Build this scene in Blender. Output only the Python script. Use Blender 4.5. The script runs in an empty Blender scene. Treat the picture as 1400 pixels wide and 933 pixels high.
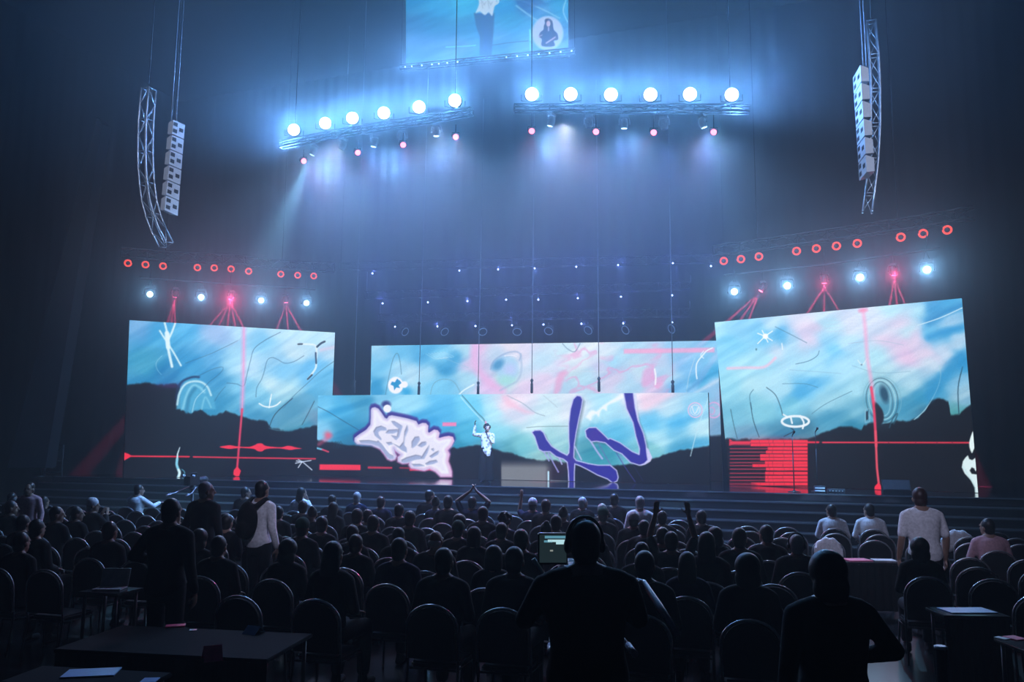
import bpy, bmesh, math, random
import numpy as np
from mathutils import Vector, Matrix, Euler
random.seed(7)
rng = np.random.default_rng(5)
sc = bpy.context.scene
COL = sc.collection
PI = math.pi

# ------------------------------------------------------------------ camera
F_PX, CX, CY = 1100.0, 700.0, 466.5
CAM_H = 2.3
PITCH = math.atan((612 - CY) / F_PX)
ROLL = 0.007
cam_data = bpy.data.cameras.new('camera')
cam_data.sensor_width = 36.0
cam_data.lens = 36.0 * F_PX / 1400.0
cam_data.clip_end = 300
cam = bpy.data.objects.new('camera', cam_data)
COL.objects.link(cam)
cam.matrix_world = Matrix.Translation((0, 0, CAM_H)) @ Matrix.Rotation(PI/2 + PITCH, 4, 'X') @ Matrix.Rotation(ROLL, 4, 'Z')
sc.camera = cam
CM = cam.matrix_world.copy()
CMI = CM.inverted()
CMI_np = np.array(CMI)
C0 = Vector((0, 0, CAM_H))

def ray(px, py):
    return (CM.to_3x3() @ Vector(((px - CX) / F_PX, -(py - CY) / F_PX, -1.0))).normalized()
def PY(px, py, Y):            # the point seen at a pixel, at distance Y down the hall
    d = ray(px, py)
    return C0 + d * (Y / d.y)
def PZ(px, py, z):            # the point seen at a pixel, at height z
    d = ray(px, py)
    return C0 + d * ((z - CAM_H) / d.z)
def proj(P):                  # (n,3) world -> pixels
    P = np.asarray(P, dtype=float)
    q = P @ CMI_np[:3, :3].T + CMI_np[:3, 3]
    return CX + F_PX * q[:, 0] / -q[:, 2], CY - F_PX * q[:, 1] / -q[:, 2]
def px_of(v):
    a, b = proj(np.array([list(v)])); return a[0], b[0]

# ------------------------------------------------------------------ materials
def lin(c):
    def f(v):
        v = v / 255.0
        return v / 12.92 if v <= 0.04045 else ((v + 0.055) / 1.055) ** 2.4
    return tuple(f(v) for v in c)
def mat(name, rgb, rough=0.6, metal=0.0, noise=0.0, nscale=20.0, spec=0.5, bump=0.0, sheen=0.0):
    m = bpy.data.materials.new(name); m.use_nodes = True
    nt = m.node_tree; b = nt.nodes['Principled BSDF']
    b.inputs['Base Color'].default_value = (*rgb, 1)
    b.inputs['Roughness'].default_value = rough
    b.inputs['Metallic'].default_value = metal
    b.inputs['Specular IOR Level'].default_value = spec
    if noise or bump:
        tc = nt.nodes.new('ShaderNodeTexCoord')
        n = nt.nodes.new('ShaderNodeTexNoise'); n.inputs['Scale'].default_value = nscale; n.inputs['Detail'].default_value = 4
        nt.links.new(tc.outputs['Object'], n.inputs['Vector'])
        if noise:
            r = nt.nodes.new('ShaderNodeValToRGB')
            r.color_ramp.elements[0].position = 0.3; r.color_ramp.elements[1].position = 0.7
            r.color_ramp.elements[0].color = (*[v * (1 - noise) for v in rgb], 1)
            r.color_ramp.elements[1].color = (*[min(1, v * (1 + noise)) for v in rgb], 1)
            nt.links.new(n.outputs['Fac'], r.inputs['Fac']); nt.links.new(r.outputs['Color'], b.inputs['Base Color'])
        if bump:
            bp = nt.nodes.new('ShaderNodeBump'); bp.inputs['Strength'].default_value = bump
            nt.links.new(n.outputs['Fac'], bp.inputs['Height']); nt.links.new(bp.outputs['Normal'], b.inputs['Normal'])
    return m
def emit(name, rgb, strength, sampling='AUTO'):
    m = bpy.data.materials.new(name); m.use_nodes = True
    nt = m.node_tree; nt.nodes.clear()
    o = nt.nodes.new('ShaderNodeOutputMaterial'); e = nt.nodes.new('ShaderNodeEmission')
    e.inputs['Color'].default_value = (*rgb, 1); e.inputs['Strength'].default_value = strength
    nt.links.new(e.outputs[0], o.inputs['Surface'])
    m.cycles.emission_sampling = sampling
    return m
def display_mat(name, strength=1.0):
    m = bpy.data.materials.new(name); m.use_nodes = True
    nt = m.node_tree; nt.nodes.clear()
    o = nt.nodes.new('ShaderNodeOutputMaterial'); e = nt.nodes.new('ShaderNodeEmission')
    a = nt.nodes.new('ShaderNodeAttribute'); a.attribute_name = 'led'
    e.inputs['Strength'].default_value = strength
    nt.links.new(a.outputs['Color'], e.inputs['Color']); nt.links.new(e.outputs[0], o.inputs['Surface'])
    m.cycles.emission_sampling = 'NONE'
    return m

M = {}
M['hall'] = mat('black_hall_paint', (.010, .010, .012), .85, noise=.25, nscale=1.5, spec=.2)
M['drape'] = mat('black_drape_wool', (.0035, .0035, .004), .95, noise=.3, nscale=6, spec=.1)
M['carpet'] = mat('dark_hall_floor', (.010, .010, .012), .24, noise=.35, nscale=3, spec=.5)
M['deck'] = mat('glossy_black_deck', (.012, .012, .016), .09, noise=.2, nscale=2, spec=.8)
M['riser'] = mat('dark_step_riser', (.005, .005, .006), .5, noise=.2, nscale=5)
M['tread'] = mat('dark_step_tread', (.006, .006, .007), .5, noise=.2, nscale=5)
M['nosing'] = mat('aluminium_nosing', (.10, .10, .11), .4, metal=.3, noise=.2, nscale=8)
M['black'] = mat('black_powder_coat', (.018, .018, .02), .5, noise=.2, nscale=30)
M['blackgloss'] = mat('black_gloss_plastic', (.014, .014, .016), .3, noise=.15, nscale=40)
M['truss'] = mat('aluminium_truss', (.55, .57, .60), .38, metal=.7, noise=.15, nscale=12)
M['darktruss'] = mat('black_truss', (.05, .05, .055), .45, metal=.5, noise=.15, nscale=12)
M['lamp_grey'] = mat('pale_grey_lamp_housing', (.42, .44, .46), .4, metal=.2, noise=.15, nscale=15)
M['speaker'] = mat('pale_grey_speaker_grille', (.62, .64, .68), .55, noise=.15, nscale=60)
M['speaker_dark'] = mat('dark_speaker_port', (.02, .02, .022), .6, noise=.2, nscale=30)
M['cable'] = mat('steel_cable', (.20, .21, .24), .5, metal=.3, noise=.2, nscale=10)
M['chair_metal'] = mat('polished_chair_rim', (.55, .55, .57), .3, metal=.8, noise=.1, nscale=30)
M['chair_frame'] = mat('dark_chair_frame', (.05, .05, .055), .35, metal=.6, noise=.1, nscale=30)
M['chair_fabric'] = mat('black_chair_fabric', (.012, .012, .014), .85, noise=.3, nscale=80, spec=.15)
M['blinder'] = emit('blinder_lens_light', (.70, .90, 1.0), 7, 'NONE')
M['blue_lens'] = emit('pale_blue_lens_light', (.55, .85, 1.0), 4, 'NONE')
M['red_lens'] = emit('red_lens_light', (1.0, .16, .28), 4, 'NONE')
M['red_ring'] = emit('red_ring_light', (1.0, .085, .055), 1.3, 'NONE')
M['ring_core'] = mat('dark_ring_core', (.05, .012, .012), .4, noise=.2, nscale=30)
M['star_lens'] = emit('small_blue_lens_light', (.45, .6, 1.0), 5.0)
M['pin_white'] = emit('tiny_white_lens_light', (.75, .9, 1.0), 2.5, 'NONE')
M['dim_lens'] = mat('unlit_glass_lens', (.25, .28, .33), .15, noise=.1, nscale=10)

# ------------------------------------------------------------------ object helpers
def link(o):
    COL.objects.link(o); return o
def parent_keep(o, p):
    o.parent = p
    if p is not None:
        o.matrix_parent_inverse = Matrix.Identity(4)
def empty(name, loc=(0, 0, 0), rot=(0, 0, 0), label=None, cat=None, group=None):
    o = bpy.data.objects.new(name, None); o.empty_display_size = .1
    o.location = loc; o.rotation_euler = rot
    link(o); tag(o, label, cat, group)
    return o
def tag(o, label=None, cat=None, group=None, kind=None):
    if label: o['label'] = label
    if cat: o['category'] = cat
    if group: o['group'] = group
    if kind: o['kind'] = kind
    return o
def obj(name, bm, mats, parent=None, smooth=False):
    me = bpy.data.meshes.new(name)
    bmesh.ops.recalc_face_normals(bm, faces=bm.faces)
    bm.to_mesh(me); bm.free()
    for m in (mats if isinstance(mats, (list, tuple)) else [mats]):
        me.materials.append(m)
    if smooth:
        for p in me.polygons: p.use_smooth = True
    o = bpy.data.objects.new(name, me); link(o)
    if parent is not None: o.parent = parent
    return o
def meshobj(name, verts, faces, mats, parent=None, smooth=False):
    me = bpy.data.meshes.new(name); me.from_pydata([tuple(v) for v in verts], [], faces); me.update()
    for m in (mats if isinstance(mats, (list, tuple)) else [mats]): me.materials.append(m)
    if smooth:
        for p in me.polygons: p.use_smooth = True
    o = bpy.data.objects.new(name, me); link(o)
    if parent is not None: o.parent = parent
    return o
def copy_tree(root, loc=None, rot=None, label=None, group=None, scale=None):
    r = root.copy(); COL.objects.link(r)
    if loc is not None: r.location = loc
    if rot is not None: r.rotation_euler = rot
    if scale is not None: r.scale = (scale,) * 3
    if label: r['label'] = label
    if group: r['group'] = group
    for ch in list(root.children):
        c = ch.copy(); COL.objects.link(c); c.parent = r
        for g in list(ch.children):
            d = g.copy(); COL.objects.link(d); d.parent = c
    return r

def bx(bm, lo, hi, mi=0, bevel=0.0):
    lo = Vector(lo); hi = Vector(hi)
    r = bmesh.ops.create_cube(bm, size=1.0)
    vs = r['verts']
    for v in vs:
        v.co = Vector([lo[i] + (v.co[i] + .5) * (hi[i] - lo[i]) for i in range(3)])
    fs = set(f for v in vs for f in v.link_faces)
    for f in fs: f.material_index = mi
    if bevel:
        es = list(set(e for v in vs for e in v.link_edges))
        rr = bmesh.ops.bevel(bm, geom=es, offset=bevel, segments=2, affect='EDGES')
        for f in rr['faces']: f.material_index = mi
def frame_of(d):
    d = Vector(d).normalized()
    a = Vector((0, 0, 1)) if abs(d.z) < .9 else Vector((1, 0, 0))
    x = a.cross(d).normalized(); y = d.cross(x)
    return x, y, d
def tube(bm, pts, r, n=8, mi=0, closed=False, radii=None, flat=1.0):
    pts = [Vector(p) for p in pts]; m = len(pts)
    rings = []
    up = None
    for i, p in enumerate(pts):
        if closed: d = pts[(i + 1) % m] - pts[i - 1]
        else: d = pts[min(i + 1, m - 1)] - pts[max(i - 1, 0)]
        if d.length < 1e-9: d = Vector((0, 0, 1))
        d.normalize()
        if up is None:
            x, y, _ = frame_of(d)
        else:
            x = (up - d * up.dot(d))
            if x.length < 1e-6: x, y, _ = frame_of(d)
            x.normalize(); y = d.cross(x)
        up = x
        rr = radii[i] if radii else r
        rings.append([bm.verts.new(p + (x * math.cos(2 * PI * k / n) + y * flat * math.sin(2 * PI * k / n)) * rr) for k in range(n)])
    cnt = m if closed else m - 1
    for i in range(cnt):
        a, b = rings[i], rings[(i + 1) % m]
        for k in range(n):
            f = bm.faces.new((a[k], a[(k + 1) % n], b[(k + 1) % n], b[k])); f.material_index = mi; f.smooth = True
    if not closed:
        f = bm.faces.new(list(reversed(rings[0]))); f.material_index = mi
        f = bm.faces.new(rings[-1]); f.material_index = mi
def lathe(bm, prof, n=16, M4=None, mi=0):   # prof: list of (r, z); M4 places it
    rings = []
    for r, z in prof:
        ring = []
        for k in range(n):
            v = Vector((r * math.cos(2 * PI * k / n), r * math.sin(2 * PI * k / n), z))
            if M4 is not None: v = M4 @ v
            ring.append(bm.verts.new(v))
        rings.append(ring)
    for a, b in zip(rings, rings[1:]):
        for k in range(n):
            f = bm.faces.new((a[k], a[(k + 1) % n], b[(k + 1) % n], b[k])); f.material_index = mi; f.smooth = True
    f = bm.faces.new(list(reversed(rings[0]))); f.material_index = mi
    f = bm.faces.new(rings[-1]); f.material_index = mi
def prism(bm, poly, thick, mi=0):          # poly: 3-D points, thick: vector
    t = Vector(thick)
    a = [bm.verts.new(Vector(p)) for p in poly]; b = [bm.verts.new(Vector(p) + t) for p in poly]
    n = len(a)
    fs = [bm.faces.new(a), bm.faces.new(list(reversed(b)))]
    for i in range(n):
        fs.append(bm.faces.new((a[i], b[i], b[(i + 1) % n], a[(i + 1) % n])))
    for f in fs: f.material_index = mi
def aim(d):     # rotation taking local -Z to direction d
    return Vector(d).normalized().to_track_quat('-Z', 'Y')
def lattice(bm, pts, side, up, w=.3, rc=.022, rd=.011, step=.4):
    """box truss along pts with four chords and zig-zag braces"""
    pts = [Vector(p) for p in pts]
    L = [0]
    for a, b in zip(pts, pts[1:]): L.append(L[-1] + (b - a).length)
    def at(s):
        for i in range(len(pts) - 1):
            if s <= L[i + 1] or i == len(pts) - 2:
                t = (s - L[i]) / (L[i + 1] - L[i]); d = (pts[i + 1] - pts[i]).normalized()
                return pts[i].lerp(pts[i + 1], t), d
    n = max(2, int(L[-1] / step))
    rows = []
    for k in range(n + 1):
        p, d = at(L[-1] * k / n)
        s = Vector(side); s = (s - d * s.dot(d)).normalized(); u = s.cross(d).normalized()
        if u.dot(Vector(up)) < 0: u = -u
        rows.append([p + s * (w / 2 * a) + u * (w / 2 * b) for a, b in ((-1, -1), (1, -1), (1, 1), (-1, 1))])
    for c in range(4): tube(bm, [r[c] for r in rows], rc, 6)
    for k in range(n):
        for c in range(4):
            a, b = (c, (c + 1) % 4) if (k + c) % 2 else ((c + 1) % 4, c)
            tube(bm, [rows[k][a], rows[k + 1][b]], rd, 4)
    for k in range(0, n + 1, 2):
        for c in range(4): tube(bm, [rows[k][c], rows[k][(c + 1) % 4]], rd, 4)

# stage axes: U runs along the stage front to the right, N points away from the audience
SL = -0.34
U = Vector((1, SL, 0)).normalized()
N = Vector((-SL, 1, 0)).normalized()
STAGE_ROT = math.atan(SL)
def S(u, n, z=0.0): return U * u + N * n + Vector((0, 0, z))
def to_un(p): return Vector(p).dot(U), Vector(p).dot(N)
DECK_Z = 1.28
FRONT_N = 21.3 * N.y
def struct(o): o['kind'] = 'structure'; return o
# ------------------------------------------------------------------ room shell
U0, U1, N0, N1, HZ = -31.0, 10.5, -6.0, 34.0, 21.0
def slab(name, u0, u1, n0, n1, z0, z1, m):
    bm = bmesh.new()
    prism(bm, [S(u0, n0, z0), S(u1, n0, z0), S(u1, n1, z0), S(u0, n1, z0)], (0, 0, z1 - z0))
    return struct(obj(name, bm, m))
slab('floor', U0, U1, N0, N1, -.3, 0, M['carpet'])
slab('ceiling', U0, U1, N0, N1, HZ, HZ + .3, M['hall'])
def draped_wall(name, a, b, inward, z1):
    """wall hung with black drapes: a pleated sheet in front of a slab"""
    a = Vector(a); b = Vector(b); d = (b - a); L = d.length; d.normalize(); w = Vector(inward)
    bm = bmesh.new()
    prism(bm, [a, b, b - w * .3, a - w * .3], (0, 0, z1))
    n = int(L / .16)
    prev = None
    for i in range(n + 1):
        s = L * i / n
        off = .05 + .035 * math.sin(s * 2 * PI / .62) + .015 * math.sin(s * 2 * PI / .23 + 1)
        p = a + d * s + w * off
        c = (bm.verts.new(p + Vector((0, 0, .0))), bm.verts.new(p + Vector((0, 0, z1))))
        if prev:
            f = bm.faces.new((prev[0], c[0], c[1], prev[1])); f.smooth = True; f.material_index = 1
        prev = c
    me_o = obj(name, bm, [M['hall'], M['drape']])
    return struct(me_o)
draped_wall('wall_back', S(U0, N1), S(U1, N1), -N, HZ)
draped_wall('wall_left', S(U0, N0), S(U0, N1), U, HZ)
draped_wall('wall_right', S(U1, N0), S(U1, N1), -U, HZ)
slab('wall_front', U0, U1, N0 - .3, N0, 0, HZ, M['hall'])

# sloping dark proscenium fin on the left
bm = bmesh.new()
q = [PY(10, 640, 24), PY(62, 640, 24), PY(140, 170, 24), PY(132, 160, 24)]
prism(bm, q, N * .35)
obj_fin = struct(obj('trim_1', bm, M['hall']))

# ------------------------------------------------------------------ stage and steps
DU0, DU1 = -22.5, 9.5
def nose(name, u0, u1, n, z, parent):
    bm = bmesh.new()
    prism(bm, [S(u0, n - .012, z - .022), S(u0, n + .03, z - .022), S(u0, n + .03, z + .006), S(u0, n - .012, z + .006)], U * (u1 - u0))
    return obj(name, bm, M['nosing'], parent)
deck = slab('stage_deck', DU0, DU1, FRONT_N, N1 - .6, 0, DECK_Z, M['deck'])
nose('nosing', DU0, DU1, FRONT_N, DECK_Z, deck)
NSTEP, TREAD = 7, .50
for k in range(1, NSTEP):
    z = DECK_Z * (1 - k / NSTEP)
    n1 = FRONT_N - TREAD * (k - 1); n0 = n1 - TREAD
    bm = bmesh.new()
    prism(bm, [S(DU0, n0, 0), S(DU0, n1, 0), S(DU0, n1, z), S(DU0, n0, z)], U * (DU1 - DU0))
    bm.normal_update()
    for f in bm.faces: f.material_index = 1 if f.normal.z > .9 or f.normal.z < -.9 and False else 0
    o = struct(obj('stage_step', bm, [M['riser'], M['tread']]))
    for p in o.data.polygons: p.material_index = 1 if p.normal.z > .9 else 0
    nose('nosing', DU0, DU1, n0, z, o)
# ------------------------------------------------------------------ LED pictures (drawn into the diodes of each wall)
def srgb2lin(c):
    c = np.clip(c, 0, 1)
    return np.where(c <= .04045, c / 12.92, ((c + .055) / 1.055) ** 2.4)
_ng = rng.random((64, 64))
def vnoise(x, y):
    xi = np.floor(x).astype(int); yi = np.floor(y).astype(int); fx = x - xi; fy = y - yi
    fx = fx * fx * (3 - 2 * fx); fy = fy * fy * (3 - 2 * fy)
    g = lambda a, b: _ng[a % 64, b % 64]
    return (g(xi, yi) * (1 - fx) + g(xi + 1, yi) * fx) * (1 - fy) + (g(xi, yi + 1) * (1 - fx) + g(xi + 1, yi + 1) * fx) * fy
def fbm(x, y, o=3):
    s = 0; a = .5; t = 0
    for k in range(o):
        s = s + a * vnoise(x * 2 ** k + 7.3 * k, y * 2 ** k + 3.1 * k); t += a; a *= .5
    return s / t
def smooth(pts, n=8, closed=False):
    P = [np.array(p, float) for p in pts]; m = len(P); out = []
    rngk = range(m if closed else m - 1)
    for i in rngk:
        if closed: p0, p1, p2, p3 = P[i - 1], P[i], P[(i + 1) % m], P[(i + 2) % m]
        else: p0, p1, p2, p3 = P[max(i - 1, 0)], P[i], P[i + 1], P[min(i + 2, m - 1)]
        for k in range(n):
            t = k / n
            out.append(.5 * (2 * p1 + (p2 - p0) * t + (2 * p0 - 5 * p1 + 4 * p2 - p3) * t * t + (3 * p1 - p0 - 3 * p2 + p3) * t ** 3))
    if not closed: out.append(P[-1])
    return [tuple(p) for p in out]
def zm(x0, y0, s, pts):      # coordinates read off an enlarged crop
    return [(x0 + a / s, y0 + b / s) for a, b in pts]
class Art:
    def __init__(s, X, Y):
        s.X, s.Y = X, Y; s.c = np.zeros((len(X), 3))
    def field(s, pts, warp=0, soft=18):
        X, Y = s.X, s.Y
        if warp:
            X = X + warp * (fbm(s.X / 40, s.Y / 28) - .5); Y = Y + warp * .8 * (fbm(s.X / 34 + 9, s.Y / 24 + 5) - .5)
        W = np.zeros(len(X)); acc = np.zeros((len(X), 3))
        for x, y, r, g, b in pts:
            w = 1 / ((X - x) ** 2 + ((Y - y) * 1.25) ** 2 + soft ** 2) ** 2.2
            W += w; acc += w[:, None] * np.array([r, g, b]) / 255
        s.c = acc / W[:, None]
    def mix(s, a, col):
        col = np.array(col, float) / 255
        s.c = s.c * (1 - a[:, None]) + col * a[:, None]
    def add(s, a, col):
        s.c = np.clip(s.c + a[:, None] * np.array(col, float) / 255, 0, 1)
    def segd(s, pts, closed=False, rad=None):
        d = np.full(len(s.X), 1e9); m = len(pts)
        for i in range(m if closed else m - 1):
            ax, ay = pts[i]; bx_, by = pts[(i + 1) % m]
            vx, vy = bx_ - ax, by - ay; L = vx * vx + vy * vy + 1e-9
            t = np.clip(((s.X - ax) * vx + (s.Y - ay) * vy) / L, 0, 1)
            dd = np.hypot(s.X - ax - t * vx, s.Y - ay - t * vy)
            if rad is not None: dd = dd - (rad[i] * (1 - t) + rad[(i + 1) % m] * t)
            d = np.minimum(d, dd)
        return d
    def sdf(s, pts):
        d = s.segd(pts, True); ins = np.zeros(len(s.X), bool); m = len(pts)
        for i in range(m):
            ax, ay = pts[i]; bx_, by = pts[(i + 1) % m]
            c = (ay > s.Y) != (by > s.Y)
            xs = ax + (s.Y - ay) * (bx_ - ax) / (by - ay + 1e-12)
            ins ^= c & (s.X < xs)
        return np.where(ins, -d, d)
    def line(s, pts, w, col, a=1.0, soft=.5, sm=True, closed=False):
        if sm and len(pts) > 2: pts = smooth(pts, 6, closed)
        d = s.segd(pts, closed)
        s.mix(a * np.clip((w / 2 + soft - d) / (2 * soft), 0, 1), col)
    def taper(s, pts, r0, r1, col, a=1.0, soft=.5):
        n = len(pts); d = s.segd(pts, False, [r0 + (r1 - r0) * i / (n - 1) for i in range(n)])
        s.mix(a * np.clip((soft - d) / (2 * soft), 0, 1), col)
    def poly(s, pts, col, a=1.0, soft=.5, grow=0):
        d = s.sdf(pts) - grow
        s.mix(a * np.clip((soft - d) / (2 * soft), 0, 1), col); return d
    def ell(s, x, y, rx, ry, col, a=1.0, soft=.15, rot=0):
        c, n = math.cos(rot), math.sin(rot)
        u = ((s.X - x) * c + (s.Y - y) * n) / rx; v = (-(s.X - x) * n + (s.Y - y) * c) / ry
        r = np.hypot(u, v)
        s.mix(a * np.clip((1 + soft - r) / (2 * soft), 0, 1), col)
    def glow(s, x, y, rx, ry, col, a=1.0, rot=0):
        c, n = math.cos(rot), math.sin(rot)
        u = ((s.X - x) * c + (s.Y - y) * n) / rx; v = (-(s.X - x) * n + (s.Y - y) * c) / ry
        s.mix(a * np.exp(-(u * u + v * v)), col)
    def ring(s, x, y, rx, ry, w, col, a=1.0, rot=0, soft=.5):
        t = np.linspace(0, 2 * PI, 40, endpoint=False); c, n = math.cos(rot), math.sin(rot)
        s.line([(x + rx * math.cos(k) * c - ry * math.sin(k) * n, y + rx * math.cos(k) * n + ry * math.sin(k) * c) for k in t], w, col, a, soft, False, True)
    def dark_ground(s, hor, col=(19, 20, 28), soft=3, rough=3.0):
        hy = np.interp(s.X, [p[0] for p in hor], [p[1] for p in hor])
        hy = hy + rough * (fbm(s.X / 5, s.X * 0 + 3.3) - .5) * 2
        s.mix(np.clip((s.Y - hy + soft) / (2 * soft), 0, 1), col)
    def streaks(s, ang, amp, sx=60, sy=7):
        c, n = math.cos(ang), math.sin(ang)
        u = s.X * c + s.Y * n; v = -s.X * n + s.Y * c
        v = v + 10 * (fbm(u / 70, v / 40) - .5)
        k = fbm(u / sx, v / sy) - .5
        s.c = np.clip(s.c + amp * k[:, None] * np.array([1.0, .7, .45]), 0, 1)
    def grain(s, amp):
        s.c = np.clip(s.c * (1 + amp * (rng.random(len(s.X))[:, None] - .5)), 0, 1)

RED = (236, 48, 72)
def art_left(A):
    A.field([(185,445,110,170,220),(215,460,70,170,220),(255,450,80,180,230),(200,500,60,155,195),(185,530,50,140,190),(260,500,50,150,205),
             (230,520,45,130,185),(300,455,140,180,225),(285,490,90,170,220),(325,450,175,220,242),(320,490,165,218,242),(345,500,190,225,245),
             (330,530,120,195,230),(300,545,60,150,195),(290,515,60,150,200),(360,470,120,195,232),(385,450,185,225,242),(430,460,190,230,242),
             (400,480,200,228,240),(380,490,160,210,238),(445,480,190,220,240),(420,510,100,185,235),(385,505,110,190,235),(360,540,120,195,228),
             (395,530,180,222,235),(370,525,190,225,238),(440,520,110,190,230),(430,545,90,175,215),(400,560,70,150,185),(350,575,70,150,190),
             (280,570,60,150,190),(250,560,70,155,195),(330,570,80,165,205),(415,590,70,150,180),(400,600,45,130,160),(440,570,110,150,180),(450,590,60,110,150)], 22, 14)
    A.streaks(-.55, .22)
    A.dark_ground([(160,526),(185,525),(198,523),(215,526),(240,525.5),(246,530),(247,562),(262,565),(275,561),(288,570),(300,566),(308,562),(318,566),(330,570),(345,574),(365,576),(372,586),(395,590),(420,584),(445,581),(460,578)], soft=1.6, rough=2.4)
    A.glow(235, 528, 24, 3.5, (70,40,110), .6)
    # arched eye
    A.poly(zm(165,430,7.775,[(590,1010),(600,860),(640,760),(700,700),(800,680),(900,730),(960,830),(1000,930),(1010,1010)]), (78,168,208), .9, 1.5)
    A.line(zm(165,430,7.775,[(585,900),(610,780),(660,710),(760,668),(830,668)]), 2.6, (25,45,85), .9, 1.2)
    A.line(zm(165,430,7.775,[(600,960),(625,840),(680,750),(760,715),(850,720),(920,770),(960,860)]), 2.6, (205,235,245), .85, 1.0)
    A.line(zm(165,430,7.775,[(660,1000),(700,860),(760,760),(830,770),(890,830)]), 3.2, (140,205,230), .8, 1.2)
    A.line(zm(165,430,7.775,[(700,1040),(730,880),(790,790)]), 4.5, (50,130,170), .8, 1.5)
    A.line(zm(165,430,7.775,[(760,1040),(800,900),(900,800)]), 1.2, (190,225,240), .7)
    A.line(zm(165,430,7.775,[(860,1010),(900,880),(960,990)]), 2, (150,210,230), .6, 1)
    # thin lines
    dk = (45,90,130)
    A.line(zm(165,430,7.775,[(690,520),(850,460),(1000,400),(1244,280)]), .8, dk, .6)
    A.line(zm(165,430,7.775,[(820,660),(960,590),(1070,560),(1085,590),(1030,650),(940,720),(880,790)]), .8, dk, .6)
    A.line(zm(165,430,7.775,[(1000,920),(1050,840),(1110,770)]), .8, dk, .6)
    A.line(zm(165,430,7.775,[(440,440),(380,510),(385,580),(430,640)]), .8, (170,215,240), .6)
    A.line(zm(310,430,7.775,[(0,350),(90,300),(160,240),(165,170),(140,135)]), .9, (160,190,220), .8)
    A.line(zm(310,430,7.775,[(570,190),(400,280),(290,370),(250,500),(215,640),(180,760),(100,740),(0,730)]), .9, dk, .7)
    A.line(zm(310,430,7.775,[(820,440),(720,500),(620,520),(540,480),(480,460),(430,490),(400,600),(370,690),(320,780),(310,880)]), .9, dk, .65)
    A.line(zm(310,430,7.775,[(1140,500),(1000,600),(860,730),(700,880),(600,1000)]), .9, dk, .6)
    A.poly(smooth(zm(310,545,7.775,[(450,300),(500,190),(640,60),(760,-60),(900,-40),(960,30),(900,160),(800,280),(700,330),(560,340)]),6,True), (120,170,195), .35, 3)
    A.line(zm(310,545,7.775,[(450,310),(500,190),(580,100),(700,0)]), 1.0, (25,40,60), .8)
    A.line(zm(310,545,7.775,[(800,280),(870,150),(930,30)]), 1.0, (35,60,85), .8)
    A.line(zm(310,545,7.775,[(450,320),(560,342),(700,325),(800,285)]), 1.0, (70,140,160), .7)
    # white star of sticks
    for p, w in (([(465,80),(490,180),(505,260)],2.6),([(415,175),(470,260),(510,300)],2.2),([(580,95),(540,200),(510,260)],2.6),([(505,210),(500,330),(545,555)],3.6),([(520,340),(570,420),(640,545)],2.2),([(490,200),(505,350)],6)):
        A.line(zm(165,430,7.775,p), w, (222,244,250), .95, .9)
    # silver claw on the right
    q = zm(310,430,7.775,[(760,318),(860,318),(940,332),(955,400),(950,500),(945,570),(900,640),(860,690)])
    A.line(q, 2.6, (225,240,245), .9); A.line(zm(310,430,7.775,[(960,345),(1000,310),(1040,290)]), 2.6, (30,50,70), .95)
    A.line(zm(310,430,7.775,[(760,318),(800,316)]), 2.2, (30,50,70), .95); A.line(zm(310,430,7.775,[(945,410),(950,520)]), 2.2, (25,50,85), .95)
    A.line(zm(310,430,7.775,[(860,690),(905,645)]), 2.2, (30,50,70), .95)
    A.line(zm(310,430,7.775,[(1000,380),(1140,350)]), 4, (240,200,220), .5, 2)
    # small white cross and smile
    A.line(zm(310,430,7.775,[(475,850),(460,935)]), 1.4, (235,245,250)); A.line(zm(310,545,7.775,[(465,0),(450,100)]), 1.4, (235,245,250))
    A.line(zm(310,545,7.775,[(345,55),(400,85),(470,90),(530,70),(570,35)]), 1.7, (235,245,250))
    # red axis lines
    A.line([(333.5,446),(333,480),(332.5,520),(330.5,562)], 5.5, (238,150,205), .55, 2.2)
    A.line([(333.5,446),(333,500),(331,562)], 1.6, (240,160,210), .6)
    A.line([(331,560),(327.5,600),(325.5,625),(324.2,640)], 2.8, (225,60,95), .95, .9, False)
    A.poly([(324.3,638),(329.5,644),(327,651),(323,652.5),(319,649),(319.5,643)], RED)
    A.line([(173,624),(258.5,624.8)], 2.0, RED, .95, .6); A.line([(264.5,625),(340,626.3),(431,627.6)], 1.9, (220,46,70), .95, .6)
    A.poly([(169,618.6),(176,621),(180,624),(176,626.5),(169.5,630)], RED)
    A.poly(smooth([(300,611.4),(308,609.8),(314,609),(320,610),(328,611),(340,611.3),(348,609),(352,606.8),(358,606.6),(362,609.5),(370,611),(384,612),(392,610),(398,610.2),(404,612),(413,613.6),(404,614.4),(398,615.6),(392,615),(384,613.6),(370,613.6),(362,615),(358,617.6),(352,617),(348,614.4),(340,613.4),(328,612.8),(320,613.6),(314,614.2),(308,613.4)],3,True), RED)
    # white wick-like mark and spark
    A.taper(zm(165,545,7.775,[(628,520),(605,590),(600,650)]), .5, 1.4, (200,225,240))
    A.line(zm(165,545,7.775,[(600,650),(595,700),(610,750),(625,790),(605,850)]), 3.6, (130,205,232), 1, .8)
    A.line(zm(165,545,7.775,[(615,760),(625,800),(610,850)]), 3.0, (215,240,248), 1, .8)
    A.line(zm(165,545,7.775,[(650,755),(680,790),(650,850)]), 1.2, (90,170,205), .9)
    for p in ([(760,650),(800,675)],[(800,675),(895,660)],[(730,690),(800,675)],[(800,675),(760,735)],[(800,670),(905,760)],[(740,665),(800,678)]):
        A.line(zm(310,545,7.775,p), 1.3, (205,220,245), .95)
    A.grain(.05)
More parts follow.
